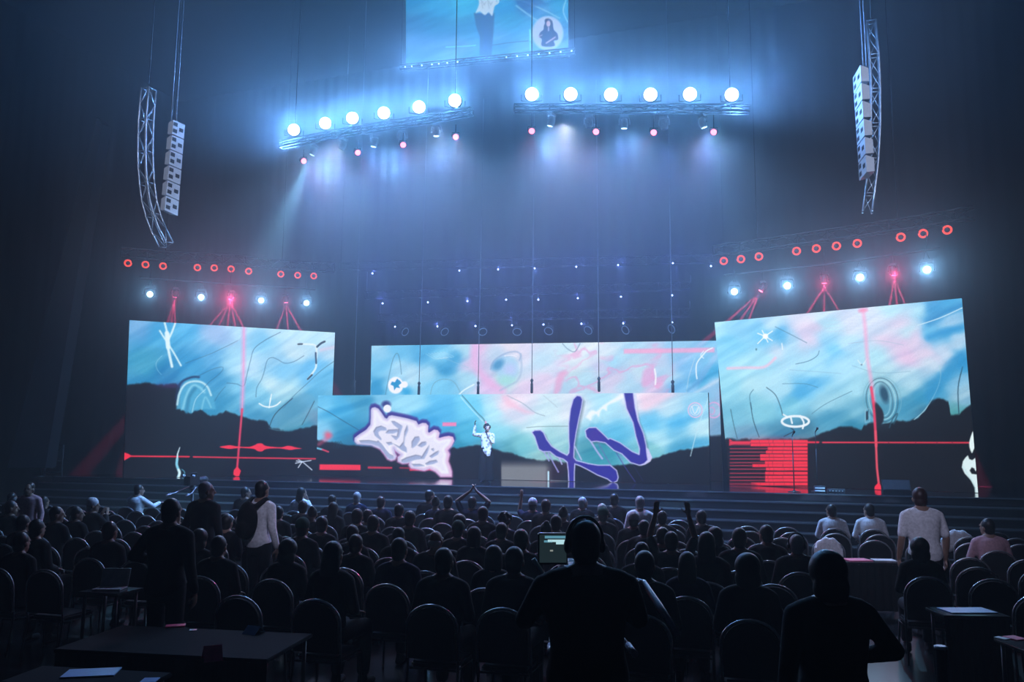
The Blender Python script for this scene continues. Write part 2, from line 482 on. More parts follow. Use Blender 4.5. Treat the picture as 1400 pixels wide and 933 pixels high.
def art_front(A):
    A.field([(440,550,110,195,235),(440,590,130,200,235),(460,560,60,165,215),(470,590,45,140,185),(500,550,60,150,190),(480,610,40,120,160),
             (520,545,140,205,235),(560,550,150,215,240),(600,560,80,180,230),(580,580,60,165,220),(640,560,110,205,240),(640,590,70,175,215),(620,610,40,140,175),
             (680,560,175,230,245),(680,590,140,215,235),(660,620,60,140,170),(710,560,215,220,238),(700,550,235,215,232),(730,580,200,230,240),(720,610,110,190,205),(700,620,70,150,170),
             (750,560,205,232,240),(745,600,150,205,215),(740,625,140,190,195),(780,560,215,225,238),(830,560,170,222,240),(835,590,90,185,225),(820,610,60,150,170),
             (880,550,235,225,238),(900,545,225,215,232),(920,560,190,225,240),(890,580,90,185,230),(930,575,70,175,228),(900,600,175,225,240),(950,560,150,210,238),(955,590,190,228,240),(890,620,110,185,200),(940,615,70,160,200),(960,610,80,170,212)], 20, 13)
    A.streaks(-.35, .2, 80, 8)
    A.dark_ground([(430,600),(434,602),(440,603),(460,606),(470,608),(476,609),(500,610),(560,614),(600,611),(627,613),(640,611),(654,609),(670,613),(690,618),(705,622),(720,627),(740,630),(752,629),(780,634),(810,640),(850,636),(880,632),(894,627),(910,622),(930,616),(960,612),(975,609)], soft=1.6, rough=1.6)
    # grey gradient patch on the right of the centre
    gx = np.clip((A.X - 684) / 2.5, 0, 1) * np.clip((757 - A.X) / 12, 0, 1) * np.clip((A.Y - 628) / 12, 0, 1)
    A.mix(.92 * gx, (128, 132, 138))
    # dark left-hand details
    A.line([(434,556),(450,564),(468,575),(490,588)], .9, (30,70,110), .8)
    A.line([(436,608),(446,601),(452,596)], 4, (235,90,130), .6, 3); A.glow(448,595,5,5,(235,80,110),.8)
    A.line([(433,613),(441,615)], 2.5, (120,200,235), .9); A.line([(441,615),(449,618)], 2.2, (220,60,90), .9)
    for k in range(3): A.line([(456+3.4*k,613),(459+3.4*k,604),(463+3.4*k,613)], .8, (25,60,80), .8)
    A.poly([(437,635.2),(493,635.8),(493,643.2),(437,642.8)], RED, 1, .6)
    A.poly([(503,638),(536.5,638.6),(536.5,641.4),(503,641)], (190,40,64), .95, .6)
    A.poly([(546,638.8),(566,639.6),(566,641.6),(546,641)], (150,36,56), .9, .6)
    A.poly([(560,641.5),(600,641),(600,643.4),(560,644.2)], (226,48,70), .9, .6)
    A.poly([(605,577.8),(624,577.8),(624,583),(605,583)], (240,130,180), .95, .8)
    # curves crossing from the wall behind
    A.line([(632,541),(640,550),(652,564),(661,573),(664,580)], 1.2, (60,110,130), .9)
    A.line([(630,543),(642,557),(660,576)], .8, (225,240,245), .8)
    A.line([(664,577),(665,584)], 2.4, (235,170,215), .9)
    A.line([(693,541),(715,552),(731,564),(745,569)], .9, (120,150,170), .7)
    A.line([(743,541),(756,552),(762,557)], .7, (150,170,185), .6)
    A.line([(720,585),(740,583.5),(779,583)], .9, (90,130,135), .7)
    A.poly(smooth([(686,543),(694,541),(700,548),(716,558),(730,565),(718,566),(704,560),(693,555)],5,True), (242,190,215), .6, 3)
    A.poly(smooth([(880,540),(920,539),(905,548),(885,560),(878,556)],5,True), (242,200,222), .5, 4)
    # crown of white flames
    A.poly(smooth(zm(720,530,6.667,[(540,270),(590,210),(640,215),(690,170),(750,130),(800,100),(870,60),(890,90),(820,130),(740,165),(730,215),(690,200),(660,270),(630,250),(590,300),(560,290)]),4,True), (240,246,248), .9, 1.6)
    for x, y in ((540,320),(625,290),(700,250)): A.ell(720+x/6.667, 530+y/6.667, 5, 6.5, (170,220,236), .6, .3)
    # round badge
    A.ring(950.5, 561, 9.5, 10, 1.6, (235,190,225), .85); A.ring(950.5,561,6.5,7,1.2,(240,225,240),.7)
    A.line([(946,556),(950,566),(955,557)], 1.2, (245,235,245), .8)
    A.line([(968,544),(966,552),(955,582),(944,624)], 1.1, (190,225,240), .85)
    # silver graffiti
    g = [(195,185),(205,165),(235,158),(270,175),(300,215),(330,262),(352,272),(372,245),(400,238),(480,253),(560,270),(640,295),(660,330),(700,312),(735,315),(758,340),(755,400),(765,410),(815,378),(850,385),(870,410),(860,455),(870,460),(915,447),(960,440),(1000,450),(1012,490),(985,540),(945,580),(965,620),(955,660),(950,690),(970,740),(985,790),(985,838),(880,838),(830,790),(770,760),(720,780),(590,755),(570,725),(575,700),(560,705),(505,710),(462,690),(460,650),(490,625),(440,590),(420,560),(430,610),(445,640),(430,670),(395,680),(360,665),(330,620),(290,570),(200,530),(60,520),(35,495),(35,460),(80,425),(150,380),(190,330),(195,260)]
    G = zm(480,535,7.175,g)
    d = A.sdf([(x, y - 3) for x, y in G]) ; A.mix(.9 * np.clip((3.6 - d) / 3.2, 0, 1) * np.clip((628 - A.Y) / 14, 0, 1), (54,30,128))
    A.ell(528, 553.5, 6, 5, (40,34,110), .9, .4)
    d = A.sdf(G)
    A.mix(np.clip((3.0 - d) / 2.4, 0, 1) * np.clip((A.Y - 600) / 16, 0, 1) * .8, (205,140,205))
    A.mix(np.clip((.6 - d) / 1.2, 0, 1), (228,226,242))
    t = np.clip((A.X - 560) / 60, 0, 1); ins = np.clip((.4 - d) / 1.2, 0, 1)
    A.mix(ins * np.clip((d + 5) / 5, 0, 1) * (.35 + .5 * t), (222,160,210))
    A.mix(ins * np.clip((d + 3.4) / 3.4, 0, 1) * (1 - t) * .6, (150,170,215))
    A.mix(ins * np.clip(1 - (d + 6) ** 2 / 6, 0, 1) * .35, (250,250,253))
    hol = [[(225,400),(250,360),(300,345),(345,365),(350,385),(290,385),(265,400),(270,430),(300,470),(290,480),(240,440)],[(345,415),(370,385),(460,380),(465,395),(410,415)],
           [(85,490),(180,485),(260,500),(270,490),(310,530),(345,580),(380,620),(420,640),(415,660),(385,665),(355,645),(320,590),(280,545),(200,515),(100,510)],[(350,510),(400,505),(410,520),(370,530)],
           [(400,300),(430,300),(490,335),(505,345),(470,450),(440,480),(400,440),(455,450),(470,370),(420,330)],[(530,400),(555,340),(560,380),(530,450),(520,530),(545,560),(545,600),(500,580),(420,520),(480,550),(520,500)],
           [(600,500),(630,455),(670,450),(675,475),(640,530),(600,560)],[(660,540),(700,505),(740,500),(735,525),(690,550)],[(500,680),(550,655),(640,630),(690,640),(700,665),(640,670),(540,700),(505,700)],
           [(775,645),(830,605),(865,590),(850,620),(790,655)],[(735,715),(780,690),(840,680),(850,695),(800,715),(740,725)],[(790,575),(815,565),(810,590)],[(690,660),(740,580),(770,540),(750,600),(715,665)],[(600,720),(680,720),(720,735),(620,740)]]
    for h in hol:
        H = zm(480,535,7.175,h)
        A.poly([(x - .8, y - .8) for x, y in H], (96,104,140), .75, .9)
        A.poly([(x + .3, y + .4) for x, y in H], (160,174,212), .9, .8)
    A.ell(529.6, 559, 5.4, 5.4, (236,236,246), 1, .12)
    # violet letters
    xn = [[(55,410),(75,397),(125,395),(150,415),(180,480),(225,540),(300,590),(370,625),(390,600),(395,540),(390,450),(390,330),(405,200),(430,110),(460,80),(490,85),(505,110),(495,180),(470,290),(445,420),(430,520),(425,640),(450,672),(560,700),(650,715),(760,715),(815,760),(830,820),(820,850),(785,865),(740,830),(650,795),(560,745),(490,710),(435,690),(430,770),(430,862),(390,862),(385,760),(375,680),(340,650),(270,625),(215,580),(150,580),(115,560),(95,500),(80,450)],
          [(540,395),(570,372),(630,370),(690,425),(745,480),(760,470),(850,510),(960,590),(1030,620),(1035,560),(1000,440),(975,320),(915,190),(888,40),(965,40),(985,190),(1010,300),(1060,420),(1085,530),(1090,600),(1100,660),(1070,690),(1030,705),(950,680),(870,600),(800,570),(720,500),(640,485),(590,490),(550,450)]]
    XN = [zm(720,530,6.667,p) for p in xn]
    for P in XN:
        d = A.sdf([(x + 3, y + 3) for x, y in P]); A.mix(.55 * np.clip((2.5 - d) / 5, 0, 1), (28,52,70))
    A.poly(zm(720,530,6.667,[(1080,540),(1110,560),(1145,640),(1130,675),(1080,705),(1040,715),(1060,680),(1100,640)]), (200,200,240), 1, .8)
    A.poly(zm(720,530,6.667,[(965,48),(1000,48),(1010,200),(1030,330),(1000,300)]), (215,222,244), .9, .8)
    for p, w, c, a in (([(160,590),(205,670)],1.8,(160,160,220),.9),([(200,600),(245,690),(290,772)],1.8,(150,150,215),.95),([(295,640),(322,700)],2,(170,170,225),.95),([(590,500),(640,580),(690,650)],2.4,(165,170,222),.95),([(655,510),(710,610),(770,712)],1,(110,100,170),.9),([(820,600),(900,730),(990,860)],1,(70,60,150),.9),([(440,540),(470,600),(500,660)],1.8,(180,190,230),.9),([(960,690),(1060,850)],.9,(46,42,100),.8),([(850,600),(880,690)],1.4,(120,150,190),.8)):
        A.line(zm(720,530,6.667,p), w, c, a)
    for P in XN: A.poly(P, (188,190,236), 1, .7, 1.5)
    for P in XN: A.poly(P, (48,42,150), 1, .6, .1)
    A.line([(749.8,645.5),(749.8,660)], 2.2, (190,230,250), 1, .5)
    A.line([(753,657.6),(777,658.6)], 1.4, (190,200,215), .7)
    A.grain(.05)
def art_back(A):
    A.field([(515,480,150,205,232),(520,500,110,190,228),(515,530,50,150,200),(545,480,110,190,228),(540,505,165,212,235),(540,530,130,200,232),(560,515,180,218,236),(575,490,75,165,212),(580,475,80,170,215),(600,485,130,205,235),(590,510,165,215,236),(605,505,50,150,200),(620,490,70,165,212),(600,530,120,200,235),(635,480,175,218,232),(640,520,170,218,235),
             (655,480,225,190,222),(650,500,215,195,225),(668,525,215,185,225),(675,485,195,215,232),(700,475,235,225,232),(690,500,170,205,232),(690,515,165,215,215),(720,480,225,218,235),(715,530,225,205,230),(740,490,190,222,238),(750,520,222,205,230),(770,480,200,228,238),(760,505,205,215,235),(775,530,170,205,228),(790,490,220,232,238),(780,515,190,215,225),(800,520,175,215,232),
             (820,480,215,228,238),(815,500,195,195,225),(830,495,150,210,235),(840,520,200,195,222),(860,480,175,215,235),(880,505,190,218,232),(860,525,170,210,232),(900,490,190,205,230),(890,525,205,190,222),(915,510,175,210,232),(930,480,150,200,232),(940,500,120,185,230),(930,530,110,180,228),(960,520,60,160,210),(975,490,130,195,232),(975,505,70,170,218),(950,535,120,190,230),(978,530,150,195,228),(978,560,150,190,220),(978,580,120,165,200)], 18, 11)
    A.streaks(-.5, .16, 60, 7)
    # swirls of pink on the right half
    w = fbm(A.X / 34 + .6 * fbm(A.X / 20, A.Y / 20), A.Y / 22 + A.X / 90)
    band = np.exp(-((w - .5) / .05) ** 2) * np.clip((A.X - 755) / 30, 0, 1) * np.clip((925 - A.X) / 20, 0, 1)
    A.mix(.55 * band, (226,150,200))
    # big eye
    A.line([(650,472),(649,490),(655,508),(668,522),(686,535)], 11, (226,178,220), .8, 4)
    A.poly(smooth([(671,505),(676,495),(688,488),(702,490),(708,500),(705,515),(692,527),(682,518),(679,508)],5,True), (165,205,232), .8, 3)
    A.ell(681, 499, 9, 6, (50,130,180), .8, .5, -.7); A.ell(697, 505, 8, 7, (190,195,238), .7, .6); A.ell(692, 520, 10, 6, (160,222,205), .6, .6)
    A.line([(671,505),(676,493),(690,484),(704,481),(712,485),(710,493)], 1.6, (130,160,200), .7, 1)
    A.line([(712,485),(713,505),(708,520),(695,528),(684,534)], 2, (150,175,205), .6, 1.2)
    A.line([(690,487),(700,486),(706,488)], 1.3, (240,235,245), .8)
    A.line([(769,470),(777,478),(786,481),(793,470)], 1, (90,130,160), .8)
    A.line([(740,508),(790,508),(830,509)], .8, (200,215,228), .8)
    A.poly(smooth([(765,500),(790,490),(820,482),(850,472),(835,490),(810,500),(790,506),(775,508)],5,True), (225,235,240), .4, 3)
    A.poly(smooth([(763,512),(775,508),(770,520),(766,535),(757,540)],4,True), (226,160,200), .7, 2.5)
    A.poly(smooth([(880,507),(892,502),(896,515),(888,526),(878,528)],4,True), (220,165,210), .75, 2.5)
    A.poly([(853,477.5),(977,475.5),(977,482),(853,483.8)], (246,160,200), .75, 1.2)
    A.line([(895,505),(896.5,515),(896,526)], 2.2, (240,245,250), .9)
    A.line([(938,540),(942,515),(950,490)], 1, (190,215,235), .7)
    A.line([(974,476),(966,480),(960,487),(955,493),(952,500),(952,512),(953,518)], 1.6, (240,248,250), .9); A.line([(962,480),(958,486),(962,490)],1.2,(240,248,250),.8)
    A.line([(940,534),(960,520),(985,507)], 3, (40,140,195), .6, 2); A.line([(950,538),(970,527),(986,518)], 4, (215,225,240), .6, 2)
    A.line([(527,540),(535,500),(540,486),(544,484),(547,495),(549,512)], .9, (70,120,150), .8)
    A.line([(507,542),(506.5,530),(508,520)], 1, (190,225,240), .7)
    A.line([(588,542),(592,527),(600,520),(612,519),(622,524),(631,540)], 1, (110,160,185), .8)
    A.line([(626,542),(634,534),(648,526)], 2, (225,242,248), .9)
    for k in range(7): A.line([(582+4*k,484-.4*k),(596+4*k,491-.6*k),(608+1.5*k,489)], .8, (190,222,240), .55)
    A.line([(608,490),(625,497),(640,503)], .9, (150,190,215), .7)
    # small white spiked head left out of detail: a disc with a jagged bite
    A.glow(556, 536, 9, 7, (20,150,210), .8)
    A.ell(541, 527, 10.5, 11.5, (242,240,250), 1, .08); A.ell(553, 526, 4.6, 4.4, (242,240,250), 1, .15)
    A.poly([(536,522),(540,523),(543,518),(547,521),(549,524),(545,527),(547,531),(542,530),(539,534),(538,528),(534,526)], (30,140,195), 1, .5)
    A.ring(976, 561, 9.5, 10.5, 1.8, (225,165,215), .8); A.ring(973,562,4,5,1.5,(215,150,205),.7)
    A.dark_ground([(500,640),(980,596),(990,594)], soft=2, rough=1)
    A.grain(.05)
def art_right(A):
    A.field([(985,450,170,225,242),(1000,470,120,200,235),(990,490,130,205,238),(1010,500,170,225,240),(1015,450,140,205,238),(1045,462,110,195,235),(1070,460,70,170,222),(1060,445,190,222,240),(1100,440,215,218,235),(1085,470,170,215,238),(1060,480,195,215,235),
             (1040,495,165,220,240),(1080,490,170,220,242),(1110,450,225,205,228),(1100,465,225,205,230),(1130,445,180,225,240),(1130,465,150,210,240),(1135,480,110,195,238),(1160,440,210,220,238),(1160,470,170,215,240),(1110,500,160,218,242),(1150,505,160,215,240),
             (1190,430,205,220,238),(1200,450,200,215,236),(1225,440,220,205,230),(1235,455,190,225,238),(1230,475,220,200,228),(1215,465,222,205,230),(1250,470,222,205,230),(1240,490,225,195,226),(1270,500,200,220,236),(1265,485,220,205,228),(1200,490,175,225,240),(1215,425,175,225,240),(1250,430,170,220,238),
             (1275,425,60,150,205),(1295,420,70,165,215),(1300,440,170,205,232),(1275,440,80,165,215),(1300,453,60,160,212),(1275,460,90,180,225),(1310,465,190,215,235),(1290,475,200,215,235),(1310,490,50,150,205),(1290,510,60,155,205),(1280,530,60,150,195),(1310,520,120,180,215),(1320,540,140,185,210),
             (1000,530,150,215,235),(1000,570,120,190,215),(1030,530,180,225,238),(1040,560,130,200,220),(1020,590,110,160,190),(1060,530,175,222,240),(1090,535,90,180,228),(1110,525,100,185,232),(1080,555,120,195,220),(1070,590,60,130,165),(1100,590,60,120,150),(1130,550,150,205,225),(1140,580,70,150,185),(1170,560,120,185,210),(1165,530,160,215,235),(1170,590,60,140,170),(1200,520,180,222,235),(1200,560,90,160,185),(1220,540,140,195,215),(1240,560,70,150,185),(1240,520,175,215,232),(1260,545,60,150,190),(1265,570,60,120,150),(1310,570,70,150,155)], 22, 13)
    A.streaks(-.5, .2, 70, 8)
    A.dark_ground([(990,600),(1000,600),(1012,601),(1100,601),(1108,599),(1130,590),(1150,583),(1165,584),(1178,588),(1181,582),(1190,578),(1205,580),(1225,576),(1240,577),(1255,572),(1266,560),(1272,548),(1285,545),(1297,550),(1300,568),(1312,566),(1330,550),(1340,548)], col=(19,20,26), soft=1.8, rough=2)
    # hanging fingers of blue on the far right
    A.line([(1270,440),(1290,428),(1314,418)], 9, (40,130,190), .75, 4); A.line([(1270,462),(1290,455),(1316,448)], 8, (45,145,205), .75, 4)
    A.line([(1255,445),(1285,435),(1316,421)], 1.4, (200,228,240), .9)
    A.line([(1284,500),(1286,515),(1280,535),(1265,560),(1250,574)], 1.2, (165,205,220), .9); A.line([(1316,502),(1310,530),(1311,566)], 1.4, (35,70,90), .9)
    A.poly(smooth([(1284,512),(1300,492),(1318,482),(1324,500),(1300,515),(1285,535),(1270,552),(1265,535)],5,True), (45,140,195), .55, 4)
    # eye
    A.ell(1203, 545, 20, 31, (70,140,170), .45, .5, -.1)
    for rx, ry, c, w in ((29,32,(120,175,195),1),(24,30,(50,90,110),1.2),(20,27,(170,215,225),1.4),(16,25,(60,100,120),1.3),(12,22,(150,200,215),1.2)):
        A.ring(1206, 547, rx*.9, ry, w, c, .75, -.15)
    A.ell(1209, 539, 5.5, 12, (25,60,85), .85, .4, -.25)
    A.poly(smooth([(1194,549),(1203,556),(1208,566),(1207,578),(1199,582),(1195,570)],4,True), (28,26,36), .95, 1.2)
    A.line([(1216,585),(1221,572),(1227,566),(1222,580)], 2, (40,80,100), .7)
    A.poly([(1184,563),(1187,562),(1187,574),(1184,575)], (32,42,60), .9, .6); A.line([(1183,560),(1189,559),(1189,577),(1183,578),(1183,560)], .9, (150,190,210), .8, .5, False)
    # thin lines
    dk = (60,110,140)
    A.line([(1028,560),(1025,542),(1030,533)], 1, dk, .8); A.line([(1048,530),(1060,540),(1067,556),(1070,568)], 1, (40,70,90), .85); A.line([(1026,551),(1030,575),(1038,598)], 1, (30,60,80), .85)
    A.line([(999,560),(1003,580),(1008,600)], .9, (40,80,100), .8); A.line([(1110,566),(1130,552),(1165,535)], .8, dk, .7)
    A.line([(1088,498),(1105,494),(1117,487),(1120,480)], .9, dk, .8); A.line([(1060,447),(1080,457),(1103,469)], .9, dk, .7); A.line([(1080,506),(1110,508),(1150,511)], .7, (130,180,205), .7)
    A.line([(1070,525),(1100,525),(1118,530)], .8, dk, .6); A.line([(1160,470),(1200,466),(1235,472)], .7, (160,180,205), .7); A.line([(1165,500),(1200,510),(1245,508)], .8, (120,170,195), .6)
    for k in range(7): A.line([(1130, 424+5*k-(0)),(1200,426+4*k),(1260,438+3*k)], .8, (190,205,225), .35)
    # sparkle
    for p in ([(1042,452),(1050,468)],[(1046,460),(1036,470)],[(1046,460),(1056,466)],[(1046,460),(1056,453)],[(1046,460),(1036,456)]):
        A.line(p, 1.3, (245,248,252), .95)
    A.ell(1046.5, 460, 3.6, 3.6, (248,250,253), 1, .3); A.ell(1034,478,1.2,1.6,(70,120,140),.8,.3)
    A.line([(1069,470),(1070,478)], 1.6, (235,245,250), .8); A.line([(995,504),(1020,503),(1045,502),(1060,490)], 3.5, (246,190,215), .75, 1.6)
    A.line([(1173,493),(1179,499),(1185,491)], 1.4, (220,240,246), .8); A.ell(1178,499,1.3,1.2,(90,120,150),.8,.3)
    # oval tag
    A.ell(1088, 577, 17, 6.5, (60,130,165), .5, .2)
    A.ring(1087.5, 576.5, 18.5, 7.2, 3.2, (232,240,246), .97); A.line([(1081,570),(1083,579)], 2.4, (232,240,246), .95); A.line([(1094,569),(1099,578),(1097.5,586)], 2.4, (232,240,246), .95)
    A.line([(1071,567),(1076,570)], 2, (232,240,246), .9); A.line([(1082,586),(1085,590),(1072,597)], 1.4, (35,45,65), .8)
    # red axis lines
    A.line([(1180,424),(1183,450),(1186,490),(1191,520),(1195,550)], 5, (244,165,205), .6, 2); A.line([(1176,425),(1184,424)], 5, (244,120,160), .6, 2)
    A.line([(1191,530),(1194,550),(1196,575),(1198,610)], 3.6, (232,60,95), .92, 1); A.line([(1197,590),(1199,640),(1201.5,662)], 3.0, (225,80,100), .97, .8, False)
    A.poly([(1201,660),(1206,666),(1207,671),(1203,676),(1199,674),(1195.5,669),(1196,665)], RED)
    A.line([(1000,605),(1119,605)], 2.4, RED, .95, .7, False); A.line([(1125,605.3),(1175,605.3),(1326,605.6)], 2.2, (215,55,75), .95, .7, False)
    for x in (1215,1252,1281,1302): A.line([(x,603),(x,608)], 1.2, (90,30,45), .7)
    A.glow(1060, 604, 40, 6, (220,40,60), .5)
    # bar block
    Z = lambda p: zm(985,550,6.667,p)
    A.poly(Z([(80,335),(120,360),(270,360),(270,385),(120,385),(80,400)]), RED, .9)
    rows = [(360,275),(390,275),(425,430),(457,415),(490,362),(520,362),(553,405),(580,292),(612,415),(650,408),(685,408),(715,408),(748,280),(785,385),(818,415)]
    for i, (y, x0) in enumerate(rows):
        A.poly(Z([(x0,y-14),(795,y-14),(795,y+13),(x0,y+13)]), (236,46,66), 1, .5)
        if i < 13:
            A.poly(Z([(85,y-5),(x0+2,y-5),(x0+2,y+5),(85,y+5)]), (178,52,72), .85, .5)
            A.line(Z([(x0,y+15),(795,y+15)]), .7, (120,24,36), .7, .5, False)
        for x in (355,440,480,575): A.line(Z([(x+8*math.sin(i*1.7),y-12),(x+8*math.sin(i*1.7),y+12)]), .5, (110,26,36), .35 if (i*7+x)%3 else .8, .4, False)
    A.poly(Z([(85,735),(300,735),(400,800),(410,830),(85,830)]), (120,32,52), .75, 2)
    # candle-like white mark cut by the wall's edge
    z7 = lambda p: zm(1150,550,6.667,p)
    A.poly(smooth(z7([(1205,262),(1220,330),(1222,400),(1205,440),(1192,465),(1172,420),(1168,370),(1180,320)]),4,True), (222,240,242), 1, .7)
    A.poly(z7([(1155,485),(1168,520),(1195,530),(1228,505),(1238,560),(1242,620),(1225,630),(1212,605),(1190,595),(1172,625),(1190,655),(1230,660),(1248,650),(1252,740),(1258,840),(1222,848),(1218,780),(1180,710),(1125,650),(1100,595),(1110,540),(1130,510)]), (214,234,238), 1, .7)
    A.line(z7([(1110,590),(1150,655),(1205,740),(1228,830)]), 1.5, (160,205,215), .5, 1)
    A.grain(.05)
def art_top(A):
    A.field([(560,5,40,150,205),(600,5,45,165,220),(560,30,50,130,185),(600,35,45,140,190),(640,5,60,190,230),(580,60,75,145,200),(640,40,55,150,195),(620,65,80,150,200),(690,10,40,160,215),(720,5,50,110,175),(700,30,60,165,205),(690,60,80,155,200),(740,10,70,150,210),(770,10,50,165,215),(730,40,80,175,215),(765,50,85,150,205),(740,70,90,160,210),
             (600,-25,60,175,225),(700,-25,120,200,235),(750,-30,80,170,220),(650,-40,90,190,230)], 14, 12)
    A.streaks(-.4, .25, 40, 6)
    A.line([(706,8),(725,22),(745,35)], 2.5, (170,215,235), .7, 1); A.line([(700,-5),(740,12),(765,25)], 2, (190,225,240), .6, 1)
    A.line([(774,0),(770,15),(776,30)], 1.5, (200,230,240), .7)
    A.poly([(703,-5),(735,-8),(745,5),(720,12),(708,6)], (40,90,160), .6, 2)
    A.line([(610,64.5),(640,63),(650,62)], 1.6, (130,220,240), .9); A.line([(672,62),(700,58),(722,56)], 1.4, (45,90,130), .8)
    A.line([(724.5,41),(725,50),(725,55)], 2.2, (140,230,245), .95); A.line([(725,58),(725,69)], 2, (110,210,235), .9)
    # enlarged performer on screen
    A.poly([(648,18),(676,18),(675,40),(673,62),(672,76),(656,76),(656,50),(651,36)], (42,82,130), .9, 1.2)
    A.poly(smooth([(654,-25),(668,-30),(676,-18),(679,0),(676,10),(673,22),(668,17),(663,21),(656,16),(650,18),(655,5),(652,-8)],3,True), (208,226,236), .97, 1)
    A.line([(678,-12),(681,2),(676,6)], 3.5, (205,225,236), .9)
    for k in range(9): A.line([(655+2.3*k, -6+4*((k*5)%4)), (658+2.2*k, -1+4*((k*3)%4))], 1.4, (150,175,190), .6)
    # interpreter in a round inset
    A.ell(748.8, 45.5, 21.5, 23.5, (190,205,228), 1, .05); A.ring(748.8,45.5,21,23,1.2,(150,200,232),.9)
    A.poly(smooth([(745,32),(745,27),(750,25.5),(755,29),(756.5,38),(758,42),(762,46),(763,54),(757,56),(758,63),(741,63),(741,54),(737,50),(739,44),(743,41),(743.5,36)],3,True), (46,58,92), 1, .6)
    A.ell(749.8, 32.5, 2.8, 4.2, (216,190,200), 1, .2); A.line([(750,38),(750,42)], 2, (206,180,190), .9)
    A.line([(741,48),(737,50)], 1.6, (206,170,180), .8); A.line([(747,59),(753,55),(759,51)], 2.2, (214,176,186), .95)
    A.grain(.05)

SCREENS = {}
def led_screen(name, pix, YL, YR, base_z, art, nx, ny, label, strength=1.14, thick=.16, group=None):
    TL, TR, BR, BL = pix
    if base_z is None:
        b0, b1 = PY(*BL, YL), PY(*BR, YR)
    else:
        def onbase(p, Y):
            x = PY(p[0], p[1], Y).x; return Vector((x, Y, base_z))
        b0, b1 = onbase(BL, YL), onbase(BR, YR)
    wall = (b1 - b0); wall.z = 0; nrm = Vector((wall.y, -wall.x, 0)).normalized()   # towards the audience
    def onplane(p):
        d = ray(*p); return C0 + d * ((b0 - C0).dot(nrm) / d.dot(nrm))
    t0, t1 = onplane(TL), onplane(TR)
    if base_z is None:
        b0, b1 = onplane(BL), onplane(BR)
    u = np.linspace(0, 1, nx); v = np.linspace(0, 1, ny)
    Ug, Vg = np.meshgrid(u, v)
    c = [np.array(list(q)) for q in (b0, b1, t1, t0)]
    P = ((1 - Ug) * (1 - Vg))[..., None] * c[0] + (Ug * (1 - Vg))[..., None] * c[1] + (Ug * Vg)[..., None] * c[2] + ((1 - Ug) * Vg)[..., None] * c[3]
    P = P.reshape(-1, 3)
    X, Y = proj(P)
    A = Art(X, Y); art(A)
    colr = np.ones((len(X), 4)); colr[:, :3] = srgb2lin(A.c)
    idx = np.arange(nx * ny).reshape(ny, nx)
    F = np.stack([idx[:-1, :-1], idx[:-1, 1:], idx[1:, 1:], idx[1:, :-1]], -1).reshape(-1, 4)
    me = bpy.data.meshes.new('display'); me.vertices.add(len(P)); me.vertices.foreach_set('co', (P + np.array(list(nrm)) * .004).astype(np.float32).ravel())
    me.loops.add(F.size); me.loops.foreach_set('vertex_index', F.astype(np.int32).ravel())
    me.polygons.add(len(F)); me.polygons.foreach_set('loop_start', np.arange(0, F.size, 4, dtype=np.int32))
    me.update(calc_edges=True)
    at = me.attributes.new('led', 'FLOAT_COLOR', 'POINT'); at.data.foreach_set('color', colr.astype(np.float32).ravel())
    me.materials.append(display_mat(name + '_diodes', strength))
    base = (b0 + b1) / 2
    root = empty('led_screen', base, (0, 0, 0), label, 'screen', group)
    o = bpy.data.objects.new('display', me); link(o); o.parent = root; o.location = -base
    bm = bmesh.new()
    prism(bm, [b0, b1, t1, t0], -nrm * thick)
    f = obj('cabinet', bm, M['black'], root); f.location = -base
    bm = bmesh.new()          # rear ladder frame that carries the wall
    for k in range(5):
        s = (k + .5) / 5
        a = b0.lerp(b1, s) - nrm * (thick + .03); b = t0.lerp(t1, s) - nrm * (thick + .03)
        tube(bm, [a, b], .028, 6)
        if base_z is not None:
            ft = a - nrm * .7; tube(bm, [a.lerp(b, .6), ft], .022, 6); tube(bm, [a + Vector((0, 0, .03)), ft + Vector((0, 0, .03))], .02, 6)
    for s in (.1, .5, .9):
        tube(bm, [b0.lerp(t0, s) - nrm * (thick + .03), b1.lerp(t1, s) - nrm * (thick + .03)], .022, 6)
    f = obj('rear_frame', bm, M['darktruss'], root); f.location = -base
    SCREENS[name] = dict(b0=b0, b1=b1, t0=t0, t1=t1, n=nrm, root=root)
    return root
led_screen('left', [(177,438),(458,455),(450,648.7),(169,652.7)], 25.0, 29.0, DECK_Z + .01, art_left, 350, 270,
           'large angled LED wall at stage left edge with white star of sticks and red arrow')
led_screen('back', [(508,473),(981,466),(988,655),(504,652)], 29.6, 25.5, DECK_Z + .01, art_back, 600, 230,
           'tall LED wall behind the low wall, showing a pink and blue eye')
led_screen('front', [(435,541),(968,537),(971,662),(432.5,649.5)], 28.4, 23.3, DECK_Z + .01, art_front, 680, 160,
           'low wide LED wall behind the performer with silver graffiti and violet letters')
led_screen('right', [(977,441),(1315,408),(1337,671),(997,661.5)], 23.2, 19.8, DECK_Z + .01, art_right, 430, 335,
           'large angled LED wall with red bar block and white candle mark')
led_screen('top', [(555,-46),(777,-46),(777,76),(555,90)], 27.0, 25.5, None, art_top, 280, 160,
           'video screen hanging high above the stage showing an enlarged performer', 1.0)
AUD, PIN, FLD, UFL, EFL = 950.0, 50.0, 2300.0, 230.0, 2800.0
BLP, MHP, RDP, SDP, WSH = 480.0, 11.0, .7, 2.0, 1300.0
